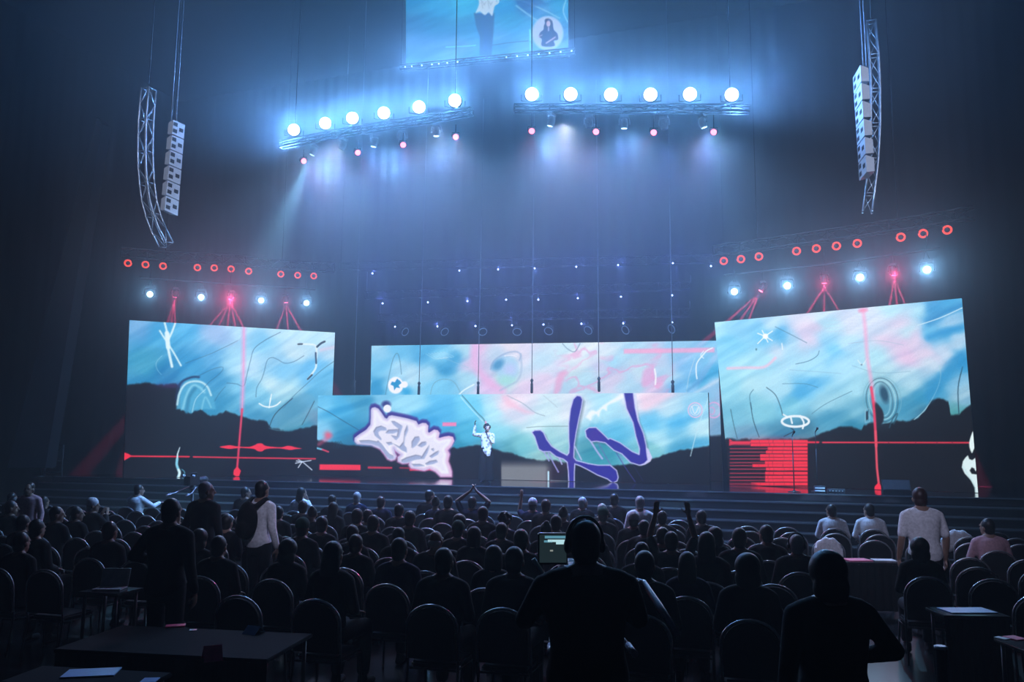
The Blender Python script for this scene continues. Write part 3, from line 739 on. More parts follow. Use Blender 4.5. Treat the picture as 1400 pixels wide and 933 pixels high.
# ------------------------------------------------------------------ colour management, haze
sc.view_settings.view_transform = 'Standard'; sc.view_settings.look = 'None'
sc.view_settings.gamma = 1.0; sc.view_settings.exposure = 0.0; sc.view_settings.use_curve_mapping = False
w = bpy.data.worlds.new('hall_air'); sc.world = w; w.use_nodes = True
nt = w.node_tree; nt.nodes.clear()
wo = nt.nodes.new('ShaderNodeOutputWorld'); bg = nt.nodes.new('ShaderNodeBackground')
bg.inputs['Color'].default_value = (0, 0, 0, 1); bg.inputs['Strength'].default_value = 0
vs = nt.nodes.new('ShaderNodeVolumeScatter')
HAZE = .0035
vs.inputs['Color'].default_value = (.95, .97, 1, 1); vs.inputs['Density'].default_value = HAZE; vs.inputs['Anisotropy'].default_value = .85
vs2 = nt.nodes.new('ShaderNodeVolumeScatter')
vs2.inputs['Color'].default_value = (.95, .97, 1, 1); vs2.inputs['Density'].default_value = .0045; vs2.inputs['Anisotropy'].default_value = .2
# the haze hangs over the stage and thins out towards the back of the hall
geo = nt.nodes.new('ShaderNodeNewGeometry'); sp_ = nt.nodes.new('ShaderNodeSeparateXYZ'); nt.links.new(geo.outputs['Position'], sp_.inputs[0])
mr = nt.nodes.new('ShaderNodeMapRange'); mr.interpolation_type = 'SMOOTHSTEP'
for i_, v_ in ((1, 7.0), (2, 19.5), (3, .0), (4, 2.3)): mr.inputs[i_].default_value = v_
nt.links.new(sp_.outputs['Y'], mr.inputs[0])
mz = nt.nodes.new('ShaderNodeMapRange'); mz.interpolation_type = 'SMOOTHSTEP'
for i_, v_ in ((1, 4.5), (2, 10.0), (3, .16), (4, 1.05)): mz.inputs[i_].default_value = v_
nt.links.new(sp_.outputs['Z'], mz.inputs[0])
mq = nt.nodes.new('ShaderNodeMath'); mq.operation = 'MULTIPLY'; nt.links.new(mr.outputs[0], mq.inputs[0]); nt.links.new(mz.outputs[0], mq.inputs[1])
ma = nt.nodes.new('ShaderNodeMath'); ma.operation = 'ADD'; ma.inputs[1].default_value = .46; nt.links.new(mq.outputs[0], ma.inputs[0])
for v_, k_ in ((vs, HAZE), (vs2, .0045)):
    mm_ = nt.nodes.new('ShaderNodeMath'); mm_.operation = 'MULTIPLY'; mm_.inputs[1].default_value = k_
    nt.links.new(ma.outputs[0], mm_.inputs[0]); nt.links.new(mm_.outputs[0], v_.inputs['Density'])
sc.cycles.volume_step_rate = 8; sc.cycles.volume_max_steps = 64
ad = nt.nodes.new('ShaderNodeAddShader')
nt.links.new(vs.outputs[0], ad.inputs[0]); nt.links.new(vs2.outputs[0], ad.inputs[1])
nt.links.new(bg.outputs[0], wo.inputs['Surface']); nt.links.new(ad.outputs[0], wo.inputs['Volume'])
cy = sc.cycles
cy.volume_bounces = 0; cy.max_bounces = 5; cy.diffuse_bounces = 2; cy.glossy_bounces = 3; cy.transmission_bounces = 2
cy.sample_clamp_indirect = 4; cy.caustics_reflective = False; cy.caustics_refractive = False

def spot(name, loc, d, power, colr, angle, blend=.6, r=.05, parent=None):
    l = bpy.data.lights.new(name, 'SPOT'); l.energy = power; l.color = colr
    l.spot_size = angle; l.spot_blend = blend; l.shadow_soft_size = r
    o = bpy.data.objects.new(name, l); link(o); o.location = loc
    o.rotation_mode = 'QUATERNION'; o.rotation_quaternion = aim(d)
    return o
def point(name, loc, power, colr, r=.08):
    l = bpy.data.lights.new(name, 'POINT'); l.energy = power; l.color = colr; l.shadow_soft_size = r
    o = bpy.data.objects.new(name, l); link(o); o.location = loc
    return o

def ring_mesh(bm, R, r, M4, n=24, k=8, mi=0):
    vs_ = []
    for i in range(n):
        a = 2 * PI * i / n
        vs_.append([bm.verts.new(M4 @ Vector(((R + r * math.cos(2*PI*j/k)) * math.cos(a), (R + r * math.cos(2*PI*j/k)) * math.sin(a), r * math.sin(2*PI*j/k)))) for j in range(k)])
    for i in range(n):
        for j in range(k):
            f = bm.faces.new((vs_[i][j], vs_[(i+1) % n][j], vs_[(i+1) % n][(j+1) % k], vs_[i][(j+1) % k])); f.smooth = True; f.material_index = mi
def rot4(d):     # local +Z points along d
    return Vector(d).normalized().to_track_quat('Z', 'Y').to_matrix().to_4x4()

# fixtures: the origin is the pivot of the head; 'drop' is the distance up to the truss chord
def moving_head(loc, d, drop, lens_mat, label, group, s=1.0, body=None, cat='stage light', name='moving_head_light'):
    body = body or M['lamp_grey']
    root = empty(name, loc, (0, 0, 0), label, cat, group)
    d = Vector(d).normalized(); R = rot4(d)
    az = Vector((d.x, d.y, 0)); az = az.normalized() if az.length > .05 else Vector((0, -1, 0))
    side = az.cross(Vector((0, 0, 1)))
    def lz(x, z, y=0): return side * x * s + Vector((0, 0, z * s)) + az * y * s
    bm = bmesh.new()   # base box and clamp
    prism(bm, [lz(-.16, .21, -.12), lz(.16, .21, -.12), lz(.16, .21, .12), lz(-.16, .21, .12)], (0, 0, .09 * s))
    obj('base', bm, body, root)
    bm = bmesh.new()
    tube(bm, [lz(-.09, .285), lz(-.09, .30), Vector((0, 0, drop - .012)), lz(.09, .30), lz(.09, .285)], .014 * s, 6)
    obj('mounting_clamp', bm, M['darktruss'], root)
    bm = bmesh.new()
    for x in (-1, 1): tube(bm, [lz(.02 * x, .215), lz(.19 * x, .19), lz(.21 * x, .05), lz(.2 * x, -.05)], .03 * s, 6)
    obj('yoke', bm, body, root)
    bm = bmesh.new()
    lathe(bm, [(.07*s, -.2*s), (.12*s, -.17*s), (.145*s, -.05*s), (.15*s, .06*s), (.135*s, .17*s), (.125*s, .19*s), (.11*s, .19*s)], 18, R)
    h = obj('head', bm, body, root)
    bm = bmesh.new()
    lathe(bm, [(.112*s, .188*s), (.10*s, .205*s), (.05*s, .213*s)], 18, R)
    obj('lens', bm, lens_mat, root)
    return root
def blinder(loc, d, label, group):
    root = empty('stage_blinder_light', loc, (0, 0, 0), label, 'stage light', group)
    d = Vector(d).normalized(); R = rot4(d)
    side = Vector((d.x, d.y, 0)).normalized().cross(Vector((0, 0, 1)))
    bm = bmesh.new(); lathe(bm, [(.09, -.22), (.16, -.18), (.18, -.02), (.17, .03), (.155, .05)], 20, R); obj('housing', bm, M['black'], root)
    bm = bmesh.new(); lathe(bm, [(.15, .05), (.13, .065), (.06, .08)], 20, R); obj('lens', bm, M['blinder'], root)
    bm = bmesh.new()
    for x in (-1, 1): tube(bm, [side * .24 * x, side * .24 * x + Vector((0, 0, -.15)), Vector((0, .02, -.17))], .014, 6)
    tube(bm, [Vector((0, .02, -.15)), Vector((0, .03, -.185))], .02, 6)
    obj('mounting_yoke', bm, M['darktruss'], root)
    return root
def ring_light(loc, d, drop, label, group):
    root = empty('ring_wash_light', loc, (0, 0, 0), label, 'stage light', group)
    R = rot4(d)
    bm = bmesh.new(); lathe(bm, [(.05, -.2), (.1, -.17), (.125, -.04), (.12, .0)], 18, R); obj('housing', bm, M['black'], root)
    bm = bmesh.new(); ring_mesh(bm, .098, .026, R @ Matrix.Translation((0, 0, .005))); obj('glowing_ring', bm, M['red_ring'], root)
    bm = bmesh.new(); lathe(bm, [(.074, 0), (.05, .015), (.02, .02)], 16, R); obj('lens', bm, M['ring_core'], root)
    bm = bmesh.new(); tube(bm, [Vector((0, 0, .1)), Vector((0, 0, drop))], .018, 6); tube(bm, [Vector((-.13, 0, 0)), Vector((-.12, 0, .12)), Vector((.12, 0, .12)), Vector((.13, 0, 0))], .012, 6)
    obj('mounting_yoke', bm, M['darktruss'], root)
    return root
def truss_run(name, pts, side, up, label, w=.32, m=None, hang=(), group=None, cat='truss'):
    base = Vector(pts[0])
    root = empty(name, base, (0, 0, 0), label, cat, group)
    bm = bmesh.new(); lattice(bm, [Vector(p) - base for p in pts], side, up, w)
    obj('lattice', bm, m or M['truss'], root)
    for k in hang:
        p = Vector(pts[k]) - base
        bm = bmesh.new(); tube(bm, [p + Vector((0, 0, w / 2)), Vector((p.x, p.y, HZ - base.z))], .012, 5)
        obj('hanging_cable', bm, M['black'], root)
    return root

BLUE = (.15, .45, 1.0); CYAN = (.28, .68, 1.0); VIOLET = (.12, .20, 1.0); FILL_BLUE = (.15, .40, 1.0)
# ---- the two front trusses with six blinders each
tL = [(402,178),(445,169),(482,162),(525,155),(573,147),(622,138)]
tR = [(727,129.5),(780,129.5),(835,130),(889,130),(943,129.5),(1000,130)]
yL = [20.2,19.9,19.5,19.1,18.65,18.2]; yR = [17.7,17.6,17.5,17.45,17.4,17.3]
ordn = ['first','second','third','fourth','fifth','sixth','seventh','eighth','ninth','tenth','eleventh','twelfth','thirteenth','fourteenth','fifteenth','sixteenth']
for side_, T, Y in (('left', tL, yL), ('right', tR, yR)):
    P = [PY(x, y, yy) for (x, y), yy in zip(T, Y)]
    Q = [p + Vector((0, .10, -.29)) for p in P]
    Q = [Q[0] + (Q[0] - Q[1]) * .45] + Q + [Q[-1] + (Q[-1] - Q[-2]) * .45]
    truss_run('lighting_truss', Q, Vector((0, 1, 0)), Vector((0, 0, 1)), 'silver lighting truss above the stage carrying the %s row of white blinders' % side_, .15, M['darktruss'], (1, len(Q) - 2), 'front lighting trusses')
    for k, p in enumerate(P):
        d = Vector((-p.x * .5, -p.y, -4.0))
        blinder(p, d, 'white blinding lamp, %s from the left in the %s six-lamp row' % (ordn[k], side_), 'white blinders on the front trusses')
        dd = d.normalized()
        spot('blinder_beam', p + dd * .16, Vector((-p.x * .6, -p.y, -3.0)), BLP, BLUE, math.radians(78), 1.0, .1)
# ---- moving heads below them
mh = [('left',428,205,19.9,(-.45,.2,-1)),('left',468,197,19.6,(-.5,.2,-1)),('left',511,193,19.2,(-.2,.2,-1)),('left',549,186,18.8,(0,.2,-1)),('left',596,178,18.4,(0,.22,-1)),
      ('right',754,164,17.6,(-.28,.22,-1)),('right',806,166,17.5,(.02,.2,-1)),('right',854,167,17.45,(0,.22,-1)),('right',909,168,17.4,(.1,.2,-1)),('right',962,166,17.35,(.35,.2,-1))]
cnt = {'left': 0, 'right': 0}
heads = []
for side_, x, y, Y, d in mh:
    p = PY(x, y, Y)
    moving_head(p + Vector((0, .08, 0)), d, .19, M['dim_lens'] if x in (468, 806, 909) else M['blue_lens'], 'pale moving head lamp, %s from the left under the %s blinder row' % (ordn[cnt[side_]], side_), 'moving heads on the front trusses', .58)
    cnt[side_] += 1; heads.append((p, Vector(d).normalized(), x))
def fan(p, d, n, spread, power, colr, ang, off=.24):
    d = Vector(d).normalized(); s = Vector((1, 0, 0)); s = (s - d * s.dot(d)).normalized()
    for k in range(n):
        t = (k - (n - 1) / 2) / max(1, (n - 1) / 2) if n > 1 else 0
        dd = (d + s * math.tan(spread) * t).normalized()
        spot('gobo_beam', Vector(p) + d * off, dd, power, colr, ang, .35, .02)
for p, d, x in heads:
    spot('wash_beam', p + d * .24 + Vector((0, .1, 0)), Vector((d.x * .3, .30, -1)), WSH, VIOLET, math.radians(80), 1.0, .08)
    if x == 596: fan(p, d, 5, math.radians(20), 900 * MHP, CYAN, math.radians(7))
    elif x == 754: fan(p, d, 4, math.radians(12), 900 * MHP, CYAN, math.radians(7))
    elif x == 854: fan(p, d, 3, math.radians(9), 900 * MHP, CYAN, math.radians(6))
    elif x in (511, 962): fan(p, d, 2, math.radians(6), 700 * MHP, CYAN, math.radians(8))
    elif x not in (468, 806, 909): spot('wash_beam', p + d * .24, d, 1500 * MHP, CYAN, math.radians(26), .8, .05)
# ---- small red lamps between them
rl = [('left',415,220,19.9),('left',489,208.5,19.3),('left',551,198,18.8),('left',623,187,18.2),('right',727,179,17.6),('right',815,180,17.5),('right',894,181,17.4),('right',976,180.5,17.35)]
cnt = {'left': 0, 'right': 0}
RED_L = (1.0, .06, .22)
def red_par(loc, d, drop, label, group):
    root = empty('red_spotlight', loc, (0, 0, 0), label, 'stage light', group)
    R = rot4(d)
    bm = bmesh.new(); lathe(bm, [(.04, -.18), (.075, -.15), (.085, 0), (.08, .02)], 14, R); obj('housing', bm, M['black'], root)
    bm = bmesh.new(); lathe(bm, [(.076, .012), (.06, .03), (.03, .036)], 14, R); obj('lens', bm, M['red_lens'], root)
    bm = bmesh.new(); tube(bm, [Vector((0, 0, .09)), Vector((0, 0, drop))], .014, 6); tube(bm, [Vector((-.095, 0, 0)), Vector((-.085, 0, .1)), Vector((.085, 0, .1)), Vector((.095, 0, 0))], .01, 6)
    obj('mounting_yoke', bm, M['darktruss'], root)
    return root
for side_, x, y, Y in rl:
    p = PY(x, y, Y); d = Vector((-p.x * .15, -1, -.75))
    top = .62 + (p.z < 0)
    red_par(p, d, .30 if side_ == 'left' else .40, 'small red lamp, %s from the left below the %s blinder row' % (ordn[cnt[side_]], side_), 'red lamps on the front trusses')
    cnt[side_] += 1
    spot('red_beam', p + Vector(d).normalized() * .06, Vector((d.x, -.45, -1)), 260 * RDP, RED_L, math.radians(60), .8, .04)
# ---- side trusses over the angled walls: red rings on top, moving heads below
def side_rig(side_, ringpx, Y0, Y1, starpx):
    x0, x1 = ringpx[0][0], ringpx[-1][0]
    yy = lambda x: Y0 + (Y1 - Y0) * (x - x0) / (x1 - x0)
    pts = [PY(x, y, yy(x)) for x, y in ringpx]
    e0 = pts[0] + (pts[0] - pts[1]) * .5 + Vector((0, .1, .36)); e1 = pts[-1] + (pts[-1] - pts[-2]) * 1.2 + Vector((0, .1, .36))
    mid = [pts[0].lerp(pts[-1], t) for t in (0, .5, 1)]
    run = [e0] + [pts[k] + Vector((0, .1, .36)) for k in (2, len(pts) // 2, len(pts) - 3)] + [e1]
    truss_run('side_truss', run, (pts[-1] - pts[0]).cross(Vector((0, 0, 1))), (0, 0, 1), 'dark lighting truss with red ring lamps above the %s angled LED wall' % side_, .3, M['darktruss'], (1, 3), 'side lighting trusses')
    for k, p in enumerate(pts):
        ring_light(p, Vector((-p.x, -p.y, -p.z + 3)), .25, 'red glowing ring lamp, %s from the left above the %s angled wall' % (ordn[k], side_), 'red ring lamps on the side trusses')
    # a lower pipe carries the heads
    low = [PY(x, y - 26 * 22 / yy(x) , yy(x)) for x, y, c, d in (starpx[0], starpx[len(starpx)//2], starpx[-1])]
    low = [low[0] + (low[0] - low[1]) * .12] + low + [low[2] + (low[2] - low[1]) * .12]
    base = low[0]
    root = empty('lighting_bar', base, (0, 0, 0), 'dark lighting bar slung between the red rings and the %s angled LED wall' % side_, 'lighting bar', 'side lighting bars')
    bm = bmesh.new(); tube(bm, [p - base for p in low], .03, 8); obj('pipe', bm, M['darktruss'], root)
    for k in (1, 2, 3):
        bm = bmesh.new(); tube(bm, [low[k] - base, low[k] - base + Vector((0, 0, .5))], .012, 6); obj('hanging_strap', bm, M['darktruss'], root)
    nb = nr = 0
    for x, y, c, d in starpx:
        p = PY(x, y, yy(x))
        barz = np.interp(p.x, [q.x for q in low], [q.z for q in low])
        toC = Vector((-p.x, -p.y, CAM_H - p.z)).normalized()
        if c == 'b':
            moving_head(p - toC * .2, toC, barz - p.z, M['blue_lens'], 'pale blue moving head lamp, %s from the left over the %s angled wall' % (ordn[nb], side_), 'moving heads on the side bars', .9, M['black'])
            spot('blue_beam', p + toC * .1, toC, 150 * SDP * d, (.25, .60, 1.0), math.radians(60), 1.0, .06); nb += 1
        else:
            dd = Vector(d[0]).normalized()
            moving_head(p - dd * .12, dd, barz - p.z, M['red_lens'], 'red moving head lamp, %s from the left over the %s angled wall' % (ordn[nr], side_), 'moving heads on the side bars', .62, M['black']); nr += 1
            spot('red_glow', p + toC * .16, toC, 60 * SDP * d[3], RED_L, math.radians(75), 1.0, .05)
            fan(p, dd, d[1], d[2], 60000 * SDP, (1.0, .06, .20), math.radians(4.5), .1)
side_rig('left', [(175,360),(199,362),(223,364),(270,366),(293,366.5),(316,368),(340,371),(384,375),(407,376.5),(429,377.5)], 26.3, 29.6,
         [(205,402.5,'b',.5),(239,406,'r',((-.2,.3,-1),3,math.radians(9),.35)),(275,406.5,'b',.8),(315.5,409,'r',((-.12,.14,-1),5,math.radians(34),2.2)),(357,411,'b',1.0),(391,414,'r',((.08,.14,-1),3,math.radians(26),.35)),(419,414.5,'b',.8)])
side_rig('right', [(989.5,357),(1013,354.5),(1037.5,351),(1089,343.5),(1116,340),(1143.5,336.5),(1172,333),(1231.5,324.5),(1262,319.5),(1295,314.5)], 24.0, 20.8,
         [(1004,399,'b',1.0),(1040,398,'r',((-.55,.12,-.8),3,math.radians(14),.35)),(1076.5,391,'b',1.3),(1127,387.5,'r',((0,.14,-1),3,math.radians(32),.9)),(1176,379.5,'b',1.4),(1222,376,'r',((.2,.3,-1),3,math.radians(16),1.3)),(1267.5,369,'b',1.5)])
# added haze-fill lamps without fixtures, under the front trusses and along the upper truss
for x, y, Y in ((445,180,19.9),(535,160,19.1),(620,145,18.3),(750,133,17.6),(865,133,17.45),(980,133,17.3)):
    p = PY(x, y, Y) + Vector((0, .25, -.7))
    spot('haze_fill', p, Vector((0, .45, -1)), FLD, (.22, .50, 1.0), math.radians(172), 1.0, .15)
ua, ub = PY(548, 93, 26.4), PY(786, 70, 24.9)
upt = truss_run('upper_truss', [ua, ua.lerp(ub, .5), ub], Vector((0, 1, 0)), (0, 0, 1), 'thin upper truss dotted with tiny white lamps under the hanging screen', .16, M['darktruss'], (), None)
for q in (ua, ub):
    bm = bmesh.new(); s_ = q - ua; tube(bm, [s_ + Vector((0, .06, .08)), Vector((s_.x, s_.y + .06, HZ - ua.z))], .01, 5); obj('hanging_cable', bm, M['black'], upt)
for k, t in enumerate([.03,.07,.13,.19,.23,.28,.34,.62,.68,.74,.80,.86,.92,.98]):
    p = ua.lerp(ub, t) + Vector((0, -.16, -.06))
    root = empty('pin_light', p, (0, 0, 0), 'tiny white pin lamp on the upper truss, %s from the left' % ordn[k], 'stage light', 'pin lamps on the upper truss')
    R = rot4((-p.x, -p.y, -p.z))
    bm = bmesh.new(); lathe(bm, [(.015, -.05), (.03, -.04), (.03, 0)], 10, R); obj('housing', bm, M['black'], root)
    bm = bmesh.new(); lathe(bm, [(.026, 0), (.015, .01)], 10, R); obj('lens', bm, M['pin_white'], root)
    bm = bmesh.new(); tube(bm, [Vector((0, .0, .0)), Vector((0, .045, .02))], .008, 6); obj('mounting_arm', bm, M['darktruss'], root)
for k, t in enumerate((.06, .28, .5, .72, .94)):
    p = ua.lerp(ub, t) + Vector((0, -.3, -.1))
    spot('upper_haze_fill', p, Vector((0, -1, -.05)), UFL, FILL_BLUE, math.radians(150), 1.0, .4)  # added fill lamp, widens the blue glow in the haze
for q, sx in ((tL[0], -1), (tR[-1], 1)):
    p = PY(q[0] + sx * 14, q[1] + 22, yL[0] if sx < 0 else yR[-1]) + Vector((0, .3, 0))
    spot('end_haze_fill', p, Vector((.7 * sx, -.5, .9)), EFL, FILL_BLUE, math.radians(160), 1.0, .4)  # added fill lamp past the truss end, spreads the glow sideways
# added cool fill lamps without fixtures that rim-light the audience
for x, y, Y, tx in ((462,175,19.7,-5.5),(600,150,18.4,-2.0),(770,140,17.6,1.5),(960,140,17.4,5.0)):
    p = PY(x, y, Y) + Vector((0, .1, -.5)); t = Vector((tx, 10.5, 0))
    spot('audience_fill_beam', p, t - p, AUD, (.60, .68, 1.0), math.radians(62), .9, .1)
# ---- rear rig: three rows of small lamps, the lowest row with ring-fronted heads on a dark truss
def rear_row(yoff, xs, Y):
    return [PY(x, y, Y - .33 * (PY(x, y, Y).x)) for x, y in xs]
starts = [[(509,374),(628,370),(681,368.5),(731,367),(788,365),(845,362.5),(920,360),(972,364)],
          [(523,415),(585,413.5),(639,412),(692,410),(736,410),(790,408),(849,406),(919,404)],
          [(540,447),(598,446.5),(650,446),(700,445),(743,444),(795,443),(852,442.5),(919,441)]]
rown = ['top', 'middle', 'lowest']
for r, row in enumerate(starts):
    P = []
    for x, y in row:
        Yy = 31.5 - .33 * (x - 700) / 1100 * 29
        P.append(PY(x, y, Yy))
    zmax = [p.z for p in P]
    e = [P[0] + (P[0] - P[1]) * .4 + Vector((0, .35, .42)), P[-1] + (P[-1] - P[-2]) * .4 + Vector((0, .35, .42))]
    trs = truss_run('rear_truss', [e[0], e[0].lerp(e[1], .5), e[1]], N, (0, 0, 1), 'dark rear truss carrying the %s row of tiny blue lamps' % rown[r], .3, M['darktruss'], (0, 2) if r == 0 else (), 'rear lighting trusses')
    if r:
        for q, qa in zip(e, ePrev):
            bm = bmesh.new(); tube(bm, [Vector((0, 0, .15)) + q - e[0], Vector((0, 0, qa.z - e[0].z - .3)) + q - e[0]], .012, 5); obj('hanging_cable', bm, M['cable'], trs)
    ePrev = e
    for k, p in enumerate(P):
        toC = Vector((-p.x, -p.y, CAM_H - p.z)).normalized()
        tz = e[0].z + (e[1].z - e[0].z) * (p.x - e[0].x) / (e[1].x - e[0].x) - .12
        root = empty('pin_light', p, (0, 0, 0), 'tiny blue pin lamp, %s from the left in the %s rear row' % (ordn[k], rown[r]), 'stage light', 'pin lamps on the rear trusses')
        R = rot4(toC)
        bm = bmesh.new(); lathe(bm, [(.03, -.12), (.055, -.1), (.06, 0)], 12, R); obj('housing', bm, M['black'], root)
        bm = bmesh.new(); lathe(bm, [(.032, 0), (.02, .012)], 12, R); obj('lens', bm, M['star_lens'], root)
        spot('pin_beam', p + toC * .05, Vector((toC.x, toC.y, toC.z + .22)), PIN, VIOLET, math.radians(70), 1.0, .05)
        bm = bmesh.new(); tube(bm, [Vector((0, 0, .04)), Vector((0, .2, tz - p.z))], .012, 6); obj('mounting_arm', bm, M['darktruss'], root)
for k, (x, y) in enumerate([(554,454),(608,454),(660,454),(707,454),(750,453),(804,452),(855,451.5),(918,450)]):
    Yy = 31.2 - .33 * (x - 700) / 1100 * 29
    p = PY(x, y, Yy)
    root = empty('ring_wash_light', p, (0, 0, 0), 'unlit ring-fronted wash lamp, %s from the left just above the rear LED wall' % ordn[k], 'stage light', 'unlit ring lamps above the rear wall')
    R = rot4(Vector((-p.x * .3, -1, -.9)))
    bm = bmesh.new(); lathe(bm, [(.08, -.22), (.15, -.18), (.18, -.03), (.17, .0)], 18, R); obj('housing', bm, M['black'], root)
    bm = bmesh.new(); ring_mesh(bm, .165, .018, R); obj('rim', bm, M['lamp_grey'], root)
    bm = bmesh.new(); tube(bm, [Vector((-.19, 0, 0)), Vector((-.17, .05, .22)), Vector((.17, .05, .22)), Vector((.19, 0, 0))], .016, 6); tube(bm, [Vector((0, .05, .22)), Vector((0, .12, .34))], .02, 6)
    obj('mounting_yoke', bm, M['darktruss'], root)
# ------------------------------------------------------------------ speaker arrays and curved trusses
def line_array(name_side, tl, tr, br, bl, Ya, Yb, n=6):
    A_, B_, C_, D_ = PY(*tl, Ya), PY(*tr, Yb), PY(*br, Yb), PY(*bl, Ya)
    base = D_.copy()
    root = empty('line_array_speaker', base, (0, 0, 0), 'tall hanging stack of pale grey speaker cabinets, %s side of the stage' % name_side, 'speaker', 'hanging speaker stacks')
    nrm = (B_ - A_).cross(A_ - D_).normalized()
    if nrm.dot(C0 - A_) < 0: nrm = -nrm
    for k in range(n):
        a, b = k / n + .006, (k + 1) / n - .006
        q = [A_.lerp(D_, a), B_.lerp(C_, a), B_.lerp(C_, b), A_.lerp(D_, b)]
        bm = bmesh.new(); back = [p - nrm * .2 for p in q]
        c = sum((p for p in back), Vector()) / 4
        back = [c + (p - c) * .8 for p in back]
        va = [bm.verts.new(p - base) for p in q]; vb = [bm.verts.new(p - base) for p in back]
        bm.faces.new(va); bm.faces.new(list(reversed(vb)))
        for i in range(4): bm.faces.new((va[i], vb[i], vb[(i + 1) % 4], va[(i + 1) % 4]))
        cab = obj('cabinet', bm, M['speaker'], root)
        for (s, t) in ((.22, .25), (.22, .72), (.72, .5)):
            p = q[0].lerp(q[1], s).lerp(q[3].lerp(q[2], s), t) - base
            e1 = (q[1] - q[0]).normalized(); e2 = (q[3] - q[0]).normalized()
            h = (q[3] - q[0]).length
            bm = bmesh.new(); prism(bm, [p - e1 * .055 - e2 * h * .13 + nrm * .006, p + e1 * .055 - e2 * h * .13 + nrm * .006, p + e1 * .055 + e2 * h * .13 + nrm * .006, p - e1 * .055 + e2 * h * .13 + nrm * .006], -nrm * .004)
            obj('driver_port', bm, M['speaker_dark'], cab)
    for p, nm in ((A_.lerp(B_, .3), 0), (A_.lerp(B_, .7), 1)):
        bm = bmesh.new(); s = p - nrm * .2 - base
        tube(bm, [s, Vector((s.x, s.y, HZ - base.z))], .014, 6)
        obj('hanging_cable', bm, M['cable'], root)
    return root
line_array('left', (237,163), (253,170), (243,296), (225,288), 18.2, 18.5)
line_array('right', (1166,106), (1176,88), (1185,236), (1175,248), 17.6, 17.2)
truss_run('curved_truss', [PY(x, y, 19.2) for x, y in ((203,122),(200,160),(198.5,200),(199.5,240),(204,275),(212,305),(227,335))], U, N, 'silver curved hanging truss left of the stage beside the left speaker stack', .24, M['truss'], (0,), 'curved hanging trusses')
truss_run('curved_truss', [PY(x, y, 18.3) for x, y in ((1191,30),(1195,75),(1197,120),(1197,170),(1195,215),(1191,250),(1186,290))], U, N, 'silver curved hanging truss right of the stage beside the right speaker stack', .2, M['truss'], (0,), 'curved hanging trusses')
# front-of-house profile spots that pick out the speaker stacks
for tgt, src, a in ((PY(225,230,18.6), (-2.5, 2.0, 13.0), 9), (PY(1182,165,17.4), (3.5, 2.0, 13.0), 9)):
    spot('house_profile_or_shirt_fill', src, tgt - Vector(src), 9000.0, (.62, .72, 1.0), math.radians(a * 2), .5, .08)
for tgt, src, a, pw in ((PY(1215,705,11.5), (-3.0, -2.0, 11.0), 11, 3000.0), (PY(362,690,11.2), (3.0, -2.0, 11.0), 5, 2600.0)):
    spot('house_profile_or_shirt_fill', src, tgt - Vector(src), pw, (.66, .68, 1.0), math.radians(a), .8, .08)  # added spots that brighten the two white shirts
# ------------------------------------------------------------------ hanging microphones between the two centre walls
for k, (xt, yt, xb, yb, Y) in enumerate([(493,250,484,538,28.3),(581,250,572.5,541,27.3),(659,250,653.5,541,26.6),(730,215,727,538,25.9),(816,215,819,536,25.1),(915,250,920,541,24.4)]):
    b = PY(xb, yb, Y); t = PY(xt, yt, Y); d = (t - b).normalized()
    top = b + d * (((HZ if k not in (2, 3, 4) else 14.3) - b.z) / d.z)
    root = empty('hanging_microphone', b, (0, 0, 0), 'thin hanging line with dark weighted microphone, %s from the left above the low wall' % ordn[k], 'microphone', 'microphones hanging between the LED walls')
    bm = bmesh.new(); tube(bm, [d * .45, top - b], .013, 6); obj('hanging_cable', bm, M['cable'], root)
    bm = bmesh.new(); tube(bm, [d * 0, d * .02, d * .30, d * .34, d * .42, d * .47], .04, 10, radii=[.03, .045, .045, .03, .055, .02]); obj('body', bm, M['black'], root)
# ------------------------------------------------------------------ things on the deck
def dz(px, py): return PZ(px, py, DECK_Z)
def mic_stand(p, h, label):
    root = empty('microphone_stand', p, (0, 0, 0), label, 'microphone stand', 'microphone stands on the right of the deck')
    bm = bmesh.new(); lathe(bm, [(.15, 0), (.15, .012), (.04, .025), (.02, .05)], 16); obj('base', bm, M['black'], root)
    bm = bmesh.new(); tube(bm, [(0, 0, .03), (0, 0, h * .72)], .014, 8); tube(bm, [(0, 0, h * .68), (0, 0, h)], .010, 8); obj('pole', bm, M['black'], root)
    bm = bmesh.new(); tube(bm, [(0, 0, h), (0, -.03, h + .02), (0, -.12, h + .07)], .016, 8, radii=[.012, .014, .018]); lathe(bm, [(.012, -.03), (.028, -.01), (.03, .02), (.018, .045)], 12, Matrix.Translation((0, -.14, h + .08))); obj('microphone', bm, M['blackgloss'], root)
mic_stand(dz(1086, 673), 1.35, 'dark microphone stand in front of the red bar block')
mic_stand(dz(1118, 672), 1.45, 'dark microphone stand just right of the red bar block')
def wedge(p, label, w=.6, mtop=None):
    root = empty('stage_monitor', p, (0, 0, STAGE_ROT), label, 'stage monitor', 'floor monitors on the deck')
    bm = bmesh.new(); prism(bm, [(-w/2, -.2, 0), (-w/2, .22, 0), (-w/2, .2, .30), (-w/2, -.05, .32), (-w/2, -.22, .08)], (w, 0, 0)); obj('body', bm, M['black'], root)
    bm = bmesh.new(); prism(bm, [(-w*.44, -.215, .095), (w*.44, -.215, .095), (w*.44, -.062, .312), (-w*.44, -.062, .312)], Vector((0, -.83, .56)) * .012); obj('grille', bm, mtop or M['darktruss'], root)
wedge(dz(1225, 675), 'dark wedge monitor near the red pointer of the right wall')
M['case'] = mat('dark_equipment_case', (.05, .05, .06), .45, noise=.2, nscale=20)
M['whitepl'] = mat('white_plastic', (.75, .76, .8), .4, noise=.08, nscale=20)
